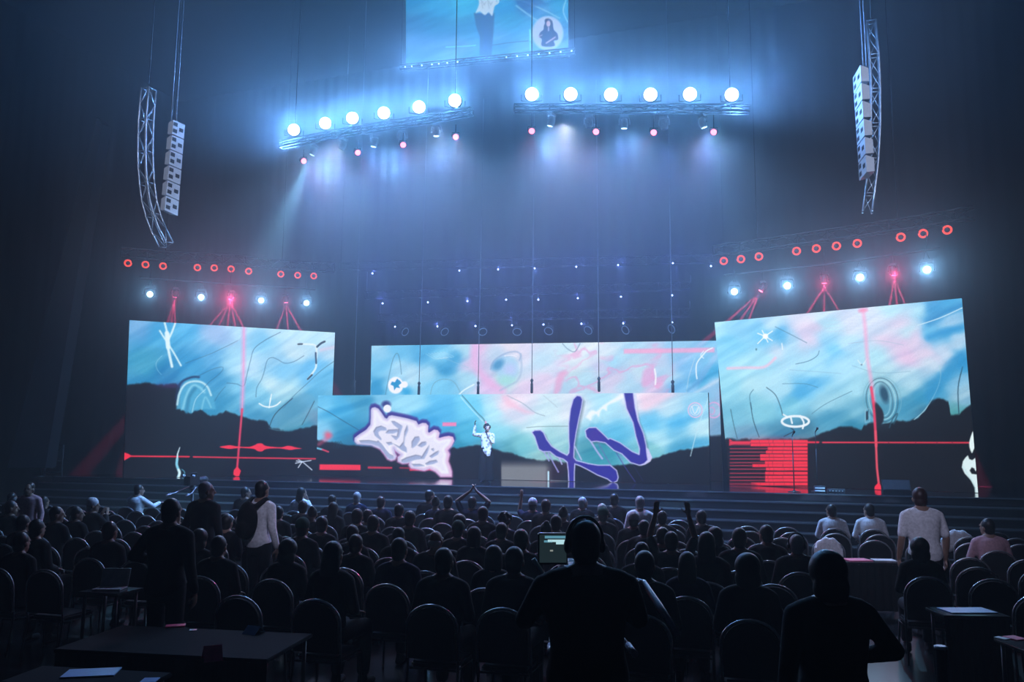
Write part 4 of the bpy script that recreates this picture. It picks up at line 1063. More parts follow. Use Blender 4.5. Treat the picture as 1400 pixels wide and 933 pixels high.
root = empty('equipment_box', dz(1121, 674), (0, 0, STAGE_ROT), 'small dark box with two white stripes right of the microphone stands', 'equipment box')
bm = bmesh.new(); bx(bm, (-.13, -.1, 0), (.13, .1, .16), bevel=.012); obj('body', bm, M['case'], root)
for z in (.035, .10):
    bm = bmesh.new(); bx(bm, (-.11, -.108, z), (.11, -.1015, z + .028)); obj('white_stripe', bm, M['whitepl'], root)
root = empty('equipment_box', dz(1143, 674), (0, 0, STAGE_ROT), 'flat dark connector box beside the striped box', 'equipment box')
bm = bmesh.new(); bx(bm, (-.2, -.1, 0), (.2, .1, .09), bevel=.012); obj('body', bm, M['case'], root)
bm = bmesh.new(); [lathe(bm, [(.016, 0), (.016, .012), (.009, .014)], 10, Matrix.Translation((x, -.1, .045)) @ Matrix.Rotation(PI/2, 4, 'X')) for x in (-.14, -.07, 0, .07, .14)]; obj('socket_row', bm, M['truss'], root)
root = empty('floor_light', dz(920, 661), (0, 0, STAGE_ROT), 'small white oval floor light on the deck right of the violet letters', 'floor light')
bm = bmesh.new(); lathe(bm, [(.12, 0), (.13, .02), (.10, .05)], 18); obj('base', bm, M['black'], root)
bm = bmesh.new(); lathe(bm, [(.11, .05), (.09, .075), (.03, .085)], 18); obj('lens', bm, emit('white_floor_lens', (.9, .95, 1), 1.1, 'NONE'), root)
# broadcast camera on a pedestal at the foot of the steps, left
def tv_camera(p, yaw, h, label, screen_art=None, sc_=1.0):
    root = empty('television_camera', p, (0, 0, yaw), label, 'television camera')
    bm = bmesh.new()
    for k in range(3):
        a = 2 * PI * k / 3 + .5; tube(bm, [(0, 0, h * .62), (math.cos(a) * .42, math.sin(a) * .42, .03)], .022, 8)
    tube(bm, [(0, 0, .25), (0, 0, h - .14)], .035, 10); lathe(bm, [(.09, h - .16), (.1, h - .13), (.07, h - .1), (.07, h - .06)], 16)
    obj('tripod', bm, M['black'], root)
    bm = bmesh.new(); bx(bm, (-.08, -.28, h - .06), (.08, .16, h + .16), bevel=.02); obj('body', bm, M['blackgloss'], root)
    bm = bmesh.new(); lathe(bm, [(.06, 0), (.075, .06), (.075, .22), (.09, .24), (.092, .32), (.08, .33)], 18, Matrix.Translation((0, .16, h + .05)) @ Matrix.Rotation(-PI/2, 4, 'X')); obj('lens', bm, M['black'], root)
    bm = bmesh.new(); tube(bm, [(0, -.1, h + .16), (0, -.1, h + .23), (0, .1, h + .23), (0, .1, h + .16)], .014, 8); obj('top_handle', bm, M['black'], root)
    for s in (-1, 1):
        bm = bmesh.new(); tube(bm, [(.1 * s, -.02, h - .1), (.22 * s, -.38, h - .22), (.25 * s, -.62, h - .26)], .012, 8); tube(bm, [(.235 * s, -.5, h - .24), (.25 * s, -.64, h - .262)], .02, 8); obj('pan_handle', bm, M['pan'] , root)
    return root
M['pan'] = mat('grey_pan_handle', (.55, .50, .56), .35, noise=.1, nscale=20)
M['tally'] = emit('red_tally_light', (1, .12, .08), 2.0, 'NONE')
pc = PY(262, 700, 19.3); pc.z = 0
root = tv_camera(pc, -.2, 1.42, 'dark camera on tripod at the foot of the steps below the left wall')
for x in (-.13, .13):
    bm = bmesh.new(); lathe(bm, [(.03, 0), (.04, .03), (.03, .06)], 12, Matrix.Translation((x, -.2, 1.55))); obj('side_light_knob', bm, M['whitepl'], root)  # white knobs standing in for the camera's two small lights
# left wing: small monitor on a stand and a rack of poles
p = dz(58, 655); p = PY(55, 655, 26.0); p.z = DECK_Z
root = empty('monitor_stand', p, (0, 0, STAGE_ROT), 'small dim monitor on a stand in the dark left wing', 'monitor')
bm = bmesh.new(); tube(bm, [(0, 0, .02), (0, 0, .75)], .025, 8); lathe(bm, [(.2, 0), (.2, .02), (.03, .04)], 16); obj('stand', bm, M['black'], root)
bm = bmesh.new(); bx(bm, (-.19, -.04, .72), (.19, .03, 1.0), bevel=.01); obj('housing', bm, M['black'], root)
bm = bmesh.new(); bx(bm, (-.165, -.046, .745), (.165, -.042, .975)); obj('display', bm, emit('dim_blue_display', (.010, .012, .045), 1.0, 'NONE'), root)
p = PY(72, 655, 25.5); p.z = DECK_Z
root = empty('scaffold_frame', p, (0, 0, STAGE_ROT), 'low dark scaffold frame standing in the left wing beside the monitor', 'scaffold')
bm = bmesh.new()
for x in (-.35, .35): tube(bm, [(x, 0, 0), (x, 0, 1.0)], .022, 8)
for z in (.15, .5, .85, 1.0): tube(bm, [(-.35, 0, z), (.35, 0, z)], .018, 8)
obj('frame', bm, M['darktruss'], root)
bm = bmesh.new()
for x in (-.35, .35): tube(bm, [(x, -.25, .015), (x, .25, .015)], .015, 6)
obj('foot_bar', bm, M['darktruss'], root)
# ------------------------------------------------------------------ chairs
def arch(w, h0, h1, n=14):
    pts = [(-w / 2, h0)]
    for k in range(n + 1):
        a = PI - PI * k / n; pts.append((w / 2 * math.cos(a), h1 - .20 + .20 * math.sin(a)))
    pts.append((w / 2, h0)); return pts
def make_chair(detail=True):
    ar = arch(.47, .47, .93)
    ybk = lambda z: -.235 - .10 * (z - .45)
    if detail:
        root = empty('banquet_chair', (0, 0, 0), (0, 0, 0), 'x', 'chair')
        bm = bmesh.new(); bx(bm, (-.215, -.20, .385), (.215, .235, .435), bevel=.018); obj('seat', bm, M['chair_fabric'], root)
        bm = bmesh.new(); prism(bm, [(x * .93, ybk(z) + .02, z if z < .5 else .47 + (z - .47) * .96) for x, z in ar], (0, -.04, 0)); obj('backrest', bm, M['chair_fabric'], root)
        bm = bmesh.new(); tube(bm, [(x, ybk(z), z) for x, z in ar], .0125, 8); obj('back_rim', bm, M['chair_metal'], root)
        for sx in (-1, 1):
            bm = bmesh.new(); tube(bm, [(.215 * sx, .2, .385), (.235 * sx, .23, .0)], .012, 8); obj('leg', bm, M['chair_frame'], root)
            bm = bmesh.new(); tube(bm, [(.235 * sx, ybk(.47), .47), (.23 * sx, -.22, .40), (.235 * sx, -.28, .0)], .012, 8); obj('leg', bm, M['chair_frame'], root)
        bm = bmesh.new(); tube(bm, [(-.22, -.2, .375), (.22, -.2, .375), (.222, .21, .375), (-.222, .21, .375)], .011, 6, closed=True); obj('seat_frame', bm, M['chair_frame'], root)
        return root
    bm = bmesh.new()
    bx(bm, (-.215, -.20, .385), (.215, .235, .435), 0, .018)
    prism(bm, [(x * .95, ybk(z) + .02, z if z < .5 else .47 + (z - .47) * .97) for x, z in ar[::2] if True], (0, -.04, 0), 0)
    tube(bm, [(x, ybk(z), z) for x, z in ar], .0125, 6, 1)
    for sx in (-1, 1):
        tube(bm, [(.215 * sx, .2, .385), (.235 * sx, .23, .0)], .012, 5, 2)
        tube(bm, [(.235 * sx, ybk(.47), .47), (.23 * sx, -.22, .40), (.235 * sx, -.28, .0)], .012, 5, 2)
    return tag(obj('banquet_chair', bm, [M['chair_fabric'], M['chair_metal'], M['chair_frame']]), 'x', 'chair')
CHAIR_NEAR, CHAIR_FAR = make_chair(True), make_chair(False)

# ------------------------------------------------------------------ people
def P_cone(p0, r0, p1, r1, n=12):
    p0 = Vector(p0); p1 = Vector(p1); d = p1 - p0; L = d.length
    x, y, d = frame_of(d if L > 1e-6 else Vector((0, 0, 1)))
    rings = []
    for k in range(1, 5):
        a = PI / 2 * (1 - k / 4.0); rings.append((p0 - d * r0 * math.sin(a), r0 * math.cos(a)))
    for k in range(0, 4):
        a = PI / 2 * (k / 4.0); rings.append((p1 + d * r1 * math.sin(a), r1 * math.cos(a)))
    V = [p0 - d * r0]; F = []
    for c, r in rings:
        for k in range(n): V.append(c + (x * math.cos(2*PI*k/n) + y * math.sin(2*PI*k/n)) * r)
    V.append(p1 + d * r1); m = len(rings)
    for k in range(n): F.append((0, 1 + (k + 1) % n, 1 + k))
    for i in range(m - 1):
        for k in range(n): F.append((1 + i*n + k, 1 + i*n + (k+1) % n, 1 + (i+1)*n + (k+1) % n, 1 + (i+1)*n + k))
    b = 1 + (m - 1) * n
    for k in range(n): F.append((b + k, b + (k + 1) % n, len(V) - 1))
    return V, F
def P_ell(c, r, R=None, n=16, m=10):
    V = []; F = []; c = Vector(c)
    def T(v):
        v = Vector((v[0] * r[0], v[1] * r[1], v[2] * r[2]))
        return c + (R @ v if R is not None else v)
    V.append(T((0, 0, -1)))
    for i in range(1, m):
        a = -PI / 2 + PI * i / m
        for k in range(n): V.append(T((math.cos(a) * math.cos(2*PI*k/n), math.cos(a) * math.sin(2*PI*k/n), math.sin(a))))
    V.append(T((0, 0, 1)))
    for k in range(n): F.append((0, 1 + (k + 1) % n, 1 + k))
    for i in range(m - 2):
        for k in range(n): F.append((1 + i*n + k, 1 + i*n + (k+1) % n, 1 + (i+1)*n + (k+1) % n, 1 + (i+1)*n + k))
    b = 1 + (m - 2) * n
    for k in range(n): F.append((b + k, b + (k + 1) % n, len(V) - 1))
    return V, F
def P_loft(secs, xax=(1, 0, 0), n=20):
    """secs: (centre, half width, half depth); closed ends"""
    V = []; F = []; xax = Vector(xax).normalized(); m = len(secs)
    for i, (c, a, b) in enumerate(secs):
        c = Vector(c); d = Vector(secs[min(i + 1, m - 1)][0]) - Vector(secs[max(i - 1, 0)][0]); d.normalize()
        x = (xax - d * xax.dot(d)).normalized(); y = d.cross(x)
        for k in range(n):
            t = 2 * PI * k / n; ct, st = math.cos(t), math.sin(t)
            ct = math.copysign(abs(ct) ** .85, ct); st = math.copysign(abs(st) ** .85, st)
            V.append(c + x * a * ct + y * b * st)
    for i in range(m - 1):
        for k in range(n): F.append((i*n + k, i*n + (k+1) % n, (i+1)*n + (k+1) % n, (i+1)*n + k))
    F.append(tuple(reversed(range(n)))); F.append(tuple(range((m - 1) * n, m * n)))
    return V, F
def fuse(name, prims, voxel, smooth=3):
    V = []; F = []
    for v, f in prims:
        b = len(V); V += [tuple(p) for p in v]; F += [tuple(b + i for i in t) for t in f]
    me = bpy.data.meshes.new('tmp'); me.from_pydata(V, [], F); me.update()
    o = bpy.data.objects.new('tmp', me); COL.objects.link(o)
    r = o.modifiers.new('r', 'REMESH'); r.mode = 'VOXEL'; r.voxel_size = voxel; r.use_smooth_shade = True
    if smooth:
        s = o.modifiers.new('s', 'SMOOTH'); s.iterations = smooth; s.factor = .5
    dg = bpy.context.evaluated_depsgraph_get(); dg.update()
    out = bpy.data.meshes.new_from_object(o.evaluated_get(dg)); out.name = name
    bpy.data.objects.remove(o); bpy.data.meshes.remove(me)
    for p in out.polygons: p.use_smooth = True
    return out
def hand_prims(w, d, nrm, side, curl=.5, scale=1.0):
    """palm, four unequal fingers bent towards the palm side, thumb off the side of the palm"""
    w = Vector(w); d = Vector(d).normalized(); nrm = Vector(nrm); nrm = (nrm - d * nrm.dot(d)).normalized(); s = d.cross(nrm) * side
    pr = []; S_ = scale
    pr.append(P_ell(w + d * .05 * S_, (.040 * S_, .016 * S_, .052 * S_), Matrix((s, nrm, d)).transposed(), 12, 8))
    for k, (off, L) in enumerate(((-.030, .068), (-.010, .078), (.011, .072), (.030, .056))):
        p0 = w + d * .088 * S_ + s * off * S_
        a1 = curl * .6; a2 = curl * 1.3
        p1 = p0 + (d * math.cos(a1) + nrm * math.sin(a1)) * L * .52 * S_
        p2 = p1 + (d * math.cos(a2) + nrm * math.sin(a2)) * L * .48 * S_
        pr += [P_cone(p0, .0098 * S_, p1, .0092 * S_, 8), P_cone(p1, .0092 * S_, p2, .008 * S_, 8)]
    t0 = w + d * .03 * S_ - s * .030 * S_; t1 = t0 + (d * .55 - s * .75 + nrm * .35 * curl).normalized() * .045 * S_; t2 = t1 + (d * .85 - s * .25 + nrm * .4 * curl).normalized() * .032 * S_
    pr += [P_cone(t0, .013 * S_, t1, .0115 * S_, 8), P_cone(t1, .0115 * S_, t2, .009 * S_, 8)]
    return pr
ARMS = {   # (elbow, wrist, hand direction, palm normal, curl) for the +X side, seated frame with shoulder at z 1.00
    'lap': ((.245, .0, .735), (.115, .25, .665), (-.3, .9, -.15), (0, 0, -1), .6),
    'knee': ((.25, .05, .75), (.14, .31, .66), (-.1, .9, -.35), (0, 0, -1), .5),
    'chin': ((.20, .20, .76), (.075, .15, 1.03), (-.35, -.1, .9), (0, -1, 0), 1.2),
    'clap': ((.23, .13, .83), (.055, .31, .99), (-.15, .45, .85), (-1, 0, 0), .15),
    'phone': ((.21, .20, .86), (.075, .33, 1.10), (-.3, .1, .9), (-1, -.2, 0), .9),
    'up': ((.27, .10, 1.24), (.20, .12, 1.50), (-.1, .1, 1), (0, -1, 0), .2),
    'tri': ((.33, .05, 1.20), (.06, .08, 1.40), (-.5, 0, .8), (-1, 0, 0), .2),
    'wave': ((.29, .12, 1.05), (.26, .16, 1.30), (0, .05, 1), (0, 1, 0), .3),
    'forward': ((.25, .20, .84), (.20, .45, .90), (0, 1, .1), (0, 0, -1), .5),
    'side': ((.245, -.03, .715), (.27, .05, .47), (-.05, .15, -1), (-1, 0, 0), .5),
    'hip': ((.31, -.05, .78), (.16, .16, .70), (-.7, .6, -.1), (0, -1, 0), .7),
    'camera': ((.27, .12, .78), (.22, .38, .80), (-.1, 1, -.1), (0, 0, -1), 1.2),
    'mic': ((.22, .12, .78), (.06, .14, 1.04), (-.4, .1, .8), (0, -.4, .2), 1.4),
    'raise': ((.34, .20, 1.00), (.30, .22, 1.25), (.05, .1, 1), (-1, 0, 0), .6),
}
MS = {'skin': mat('skin', (.30, .18, .13), .5, noise=.08, nscale=30), 'brightened_skin': mat('lightened_skin', (.58, .38, .30), .5, noise=.06, nscale=30), 'dkhair': mat('dark_hair', (.006, .005, .005), .45, noise=.4, nscale=120, bump=.3),  # the performer's skin is a lighter copy, brightness put into the colour
      'greyhair': mat('grey_hair', (.36, .35, .37), .5, noise=.3, nscale=120, bump=.3), 'redhair': mat('auburn_or_redlit_hair', (.035, .012, .010), .45, noise=.3, nscale=120, bump=.3)}  # auburn also carries the red light on two heads as hair colour
CL = {'black': (.005, .005, .006), 'charcoal': (.014, .014, .016), 'navy': (.012, .016, .045), 'white': (.80, .80, .84), 'grey': (.13, .13, .145), 'pink': (.50, .30, .34), 'green': (.02, .06, .045), 'cap': (.55, .56, .62), 'trouser': (.012, .012, .015), 'shoe': (.02, .02, .022)}
MC = {k: mat('cloth_' + k, v, .85, noise=.18, nscale=35, spec=.2, bump=.25) for k, v in CL.items()}
def figure(seated=True, armR='lap', armL='lap', lean=.02, hyaw=0, hpitch=0, hair='short', sleeve='long', voxel=.0115, wide=1.0, face=False, legs=None, gloves=False, twist=0):
    dzs = 0 if seated else .43
    Pz = .575 if seated else .95
    P = Vector((0, 0, Pz)); sp = Vector((0, math.sin(lean), math.cos(lean)))
    xs = Vector((math.cos(twist), math.sin(twist), 0))
    up = lambda t: P + sp * t
    tors = [(up(-.105 if seated else -.13), .125, .085), (up(-.075), .155, .105), (up(0), .165, .115), (up(.13), .142, .10), (up(.27), .158, .11), (up(.37), .178, .113), (up(.44), .168, .095), (up(.485), .105, .072), (up(.52), .062, .058)]
    tors = [(c, a * wide, b * (1 + (wide - 1) * .8)) for c, a, b in tors]
    body = [P_loft(tors, (1, 0, 0))]
    nb = up(.49); R = Matrix.Rotation(hyaw, 3, 'Z') @ Matrix.Rotation(hpitch, 3, 'X')
    hc = nb + sp * .065 + R @ Vector((0, .028, .075))
    body.append(P_cone(nb - sp * .03, .060, hc + R @ Vector((0, -.02, -.06)), .056))
    body += [P_cone(up(.515), .050, up(.45) + Vector((.14 * s_ * wide, -.01, 0)), .052) for s_ in (-1, 1)]
    H = lambda v: hc + R @ Vector(v)
    body += [P_ell(H((0, -.008, .022)), (.074, .094, .098), R), P_ell(H((0, .026, -.045)), (.056, .064, .070), R), P_ell(H((0, .060, -.095)), (.028, .026, .022), R),
             P_cone(H((0, .088, .018)), .010, H((0, .108, -.022)), .015, 8), P_cone(H((-.022, .080, -.062)), .009, H((.022, .080, -.062)), .009, 8),
             P_cone(H((-.042, .078, .028)), .011, H((.042, .078, .028)), .011, 8), P_ell(H((.077, -.01, -.01)), (.012, .024, .034), R, 10, 6), P_ell(H((-.077, -.01, -.01)), (.012, .024, .034), R, 10, 6)]
    shirt = [P_loft([(c, a + .014, b + .014) for c, a, b in (tors[1:-1] if seated else tors[:-1])], (1, 0, 0))] + [P_cone(up(.50), .052, up(.45) + Vector((.14 * s_ * wide, -.01, 0)), .064) for s_ in (-1, 1)]
    trous = [P_loft([(c, a + .012, b + .012) for c, a, b in ((up(-.105 if seated else -.16), .13 * wide, .09), (up(-.08), .16 * wide, .11), (up(0), .166 * wide, .118), (up(.05), .158 * wide, .112))], (1, 0, 0))]
    shoes = []; hands = []
    sl = .020
    for s, an in ((1, armR), (-1, armL)):
        e, w, hd, hn, curl = ARMS[an]
        sh = up(.425) + Vector((.178 * s * wide, 0, 0))
        ref = Vector((0, 0, Pz + .455 - 1.0)); off = Vector((0, (sp * .45).y, (sp * .45).z - .45))
        el = Vector((e[0] * s * (1 + (wide - 1) * .6), e[1], e[2])) + ref + off; wr = Vector((w[0] * s, w[1], w[2])) + ref + off
        body += [P_cone(sh, .056, el, .041), P_cone(el, .041, el.lerp(wr, .35), .042), P_cone(el.lerp(wr, .3), .042, wr, .028)]
        hp = hand_prims(wr, (hd[0] * s, hd[1], hd[2]), (hn[0] * s, hn[1], hn[2]), s, curl); body += hp; hands += hp
        shirt += [P_cone(sh, .066, el if sleeve == 'long' else sh.lerp(el, .8), .054 if sleeve == 'long' else .060)]
        if sleeve == 'long': shirt += [P_cone(el, .054, wr.lerp(el, .08), .042)]
        hip = P + Vector((.088 * s * wide, .02, -.018 if seated else -.04))
        if seated: kn = Vector((.115 * s, .45, .535)); ank = Vector((.12 * s, .41 if s > 0 else .36, .085))
        else:
            kn = Vector((.098 * s, .03, .50)); ank = Vector((.105 * s, -.02, .085))
            if legs == 'step': kn.y += .07 * s; ank.y += .12 * s
        body += [P_cone(hip, .083, kn, .056), P_cone(kn, .056, kn.lerp(ank, .4), .054), P_cone(kn.lerp(ank, .35), .054, ank, .036)]
        trous += [P_cone(hip, .097, kn, .072), P_cone(kn, .072, kn.lerp(ank, .85), .062)]
        ft = ank + Vector((.02 * s, .15, -.045))
        body += [P_cone(ank - Vector((0, .03, .045)), .03, ft, .028)]
        shoes += [P_cone(Vector((ank.x, ank.y - .04, .040)), .040, Vector((ft.x, ft.y, .036)), .036), P_cone(Vector((ank.x, ank.y, .085)), .046, Vector((ank.x, ank.y, .05)), .046)]
    out = {'body': fuse('person', body, voxel, 3), 'shirt': fuse('shirt', shirt, .016, 5), 'trousers': fuse('trousers', trous, .016, 5), 'shoe': fuse('shoe', shoes[:2], .013, 3), 'shoe2': fuse('shoe', shoes[2:], .013, 3)}
    hp = []
    if hair in ('short', 'cap', 'phones', 'beanie'):
        hp = [P_ell(H((0, -.026, .036)), (.085, .094, .100), R), P_ell(H((0, -.045, -.03)), (.076, .062, .078), R)]
    elif hair == 'big':
        hp = [P_ell(H((0, -.03, .035)), (.105, .105, .110), R), P_ell(H((0, -.055, -.06)), (.105, .07, .11), R)]
    elif hair == 'long':
        hp = [P_ell(H((0, -.028, .036)), (.086, .095, .098), R), P_loft([(H((0, -.05, .03)), .085, .06), (H((0, -.065, -.08)), .092, .05), (H((0, -.08, -.20)), .095, .04), (H((0, -.085, -.30)), .07, .025)], R @ Vector((1, 0, 0)))]
    elif hair == 'bob':
        hp = [P_ell(H((0, -.026, .036)), (.090, .097, .100), R), P_loft([(H((0, -.03, .03)), .092, .075), (H((0, -.035, -.06)), .100, .07), (H((0, -.04, -.125)), .096, .062)], R @ Vector((1, 0, 0)))]
    elif hair == 'bun':
        hp = [P_ell(H((0, -.026, .036)), (.083, .092, .098), R), P_ell(H((0, -.075, .115)), (.042, .042, .042), R)]
    elif hair == 'curly':
        hp = [P_ell(H((0, -.026, .036)), (.090, .095, .098), R)]
        rr = random.Random(4)
        for k in range(60):
            a = rr.uniform(0, 2 * PI); b = rr.uniform(-.2, 1.4)
            v = Vector((math.cos(a) * math.cos(b) * .095, math.sin(a) * math.cos(b) * .10 - .026, math.sin(b) * .105 + .036))
            if v.y > .05 and v.z < .05: continue
            hp.append(P_ell(H(v), (.022, .022, .022), R, 8, 6))
    elif hair == 'bald':
        hp = [P_ell(H((0, -.040, -.012)), (.080, .078, .05), R)]
    if hp: out['hair'] = fuse('hair', hp, .010 if hair == 'curly' else .012, 2 if hair != 'curly' else 1)
    ex = {}
    if hair == 'cap':
        ex['cap'] = fuse('cap', [P_ell(H((0, -.016, .058)), (.091, .106, .088), R), P_loft([(H((0, .06, .055)), .075, .012), (H((0, .11, .052)), .07, .009), (H((0, .155, .040)), .045, .007)], R @ Vector((1, 0, 0)))], .011, 2)
    if hair == 'beanie':
        ex['cap'] = fuse('cap', [P_ell(H((0, -.020, .052)), (.092, .104, .100), R)], .011, 2)
    if hair == 'phones':
        t = [H((.093 * math.cos(a), -.01, .03 + .115 * math.sin(a))) for a in np.linspace(0, PI, 13)]
        ex['headset'] = fuse('headset', [P_cone(t[i], .012, t[i + 1], .012, 8) for i in range(12)] + [P_ell(H((.09 * s, -.01, -.005)), (.022, .038, .042), R, 12, 8) for s in (-1, 1)], .009, 1)
    out.update(ex); out['hc'] = hc; out['R'] = R
    if face:
        bm = bmesh.new()
        for s in (-1, 1):
            bmesh.ops.create_uvsphere(bm, u_segments=10, v_segments=8, radius=.011, matrix=Matrix.Translation(H((.031 * s, .081, .008))))
        me = bpy.data.meshes.new('eyes'); bm.to_mesh(me); bm.free(); out['eyes'] = me
    if gloves: out['gloves'] = fuse('gloves', [(v, f) for v, f in hands], .007, 1)
    return out
def setmat(o, m):
    if not o.data.materials: o.data.materials.append(m)
    s = o.material_slots[0]; s.link = 'OBJECT'; s.material = m
def put_person(fig, loc, rz, label, group=None, shirt='black', trousers='trouser', hair='dkhair', cap='cap', scale=1.0, skin='skin'):
    o = bpy.data.objects.new('person', fig['body']); link(o)
    setmat(o, MS[skin]); tag(o, label, 'person', group)
    o.location = loc; o.rotation_euler = (0, 0, rz); o.scale = (scale,) * 3
    for k in ('shirt', 'trousers', 'shoe', 'shoe2', 'hair', 'cap', 'headset', 'eyes', 'gloves'):
        if k not in fig: continue
        c = bpy.data.objects.new(k.rstrip('2'), fig[k]); link(c); c.parent = o
        setmat(c, {'shirt': MC[shirt], 'trousers': MC[trousers], 'shoe': MC['shoe'], 'shoe2': MC['shoe'], 'hair': MS[hair], 'cap': MC[cap], 'headset': M['black'], 'eyes': M['blackgloss'], 'gloves': MC['black']}[k])
    return o
FG = {}
def fig(key, **kw):
    if key not in FG: FG[key] = figure(**kw)
    return FG[key]
SEAT = {
    'short': lambda: fig('s_short', hair='short'),
    'short_r': lambda: fig('s_short_r', hair='short', hyaw=-.75, armR='knee', armL='lap'),
    'short_l': lambda: fig('s_short_l', hair='short', hyaw=.6, lean=.12, armR='lap', armL='knee'),
    'lean': lambda: fig('s_lean', hair='short', lean=.17, hpitch=.1, armR='knee', armL='knee'),
    'long': lambda: fig('s_long', hair='long', wide=.88),
    'bob': lambda: fig('s_bob', hair='bob', wide=.9, hyaw=-.25),
    'big': lambda: fig('s_big', hair='big', wide=.95),
    'bun': lambda: fig('s_bun', hair='bun', wide=.88, hyaw=.3),
    'curly': lambda: fig('s_curly', hair='curly'),
    'bald': lambda: fig('s_bald', hair='bald', wide=1.06),
    'cap': lambda: fig('s_cap', hair='cap', hyaw=-.55),
    'capb': lambda: fig('s_capb', hair='beanie'),
    'phones': lambda: fig('s_phones', hair='phones', lean=.05, wide=1.05),
    'chin': lambda: fig('s_chin', hair='long', armR='chin', wide=.88, hyaw=-.4, sleeve='long'),
    'clap': lambda: fig('s_clap', hair='beanie', armR='clap', armL='clap', hyaw=-.9),
    'phone': lambda: fig('s_phone', hair='short', armR='phone', armL='phone'),
    'up': lambda: fig('s_up', hair='short', armR='up', armL='up', sleeve='short'),
    'tri': lambda: fig('s_tri', hair='short', armR='tri', armL='tri', sleeve='short'),
    'wave': lambda: fig('s_wave', hair='beanie', armL='wave', sleeve='short'),
    'forward': lambda: fig('s_forward', hair='short', armR='forward', armL='forward', hyaw=-.6, lean=.1),
}
# ------------------------------------------------------------------ the audience, row by row
ROWS = 11; RD0, RP, RSL = 7.4, .93, -.2
def rowY(k, X): return RD0 + RP * k + RSL * X
FACE = -math.atan(.26)            # the rows face the middle of the stage
HEADZ = 1.32
def on_row(px, k, z):             # point of row k whose projection has this px (at height z)
    X = 0.0
    for _ in range(8):
        Y = rowY(k, X); q = PY(px, 700, Y); X = q.x
    return Vector((X, rowY(k, X), 0))
occupied = {k: [] for k in range(ROWS + 1)}
LAND = [(0, 'far left edge'), (95, 'under the left wing'), (185, 'under the left wall edge'), (240, 'under the white wick'), (300, 'under the red diamond'), (360, 'under the red beads'), (420, 'under the thick red bar'),
        (480, 'under the graffiti tip'), (545, 'under the silver graffiti'), (600, 'under the graffiti end'), (645, 'under the performer'), (690, 'under the grey panel'), (750, 'under the violet cross'), (815, 'under the violet drips'), (870, 'under the floor light'), (950, 'under the low wall end'), (1000, 'under the red bars'), (1100, 'under the striped box'), (1180, 'under the red pointer'), (1280, 'under the white candle')]
def land(px):
    r = LAND[0][1]
    for x, t in LAND:
        if px >= x: r = t
    return r
def band(k): return ['first row', 'second row', 'third row', 'fourth row', 'fifth row', 'sixth row', 'seventh row', 'eighth row', 'ninth row', 'tenth row', 'eleventh row'][k]
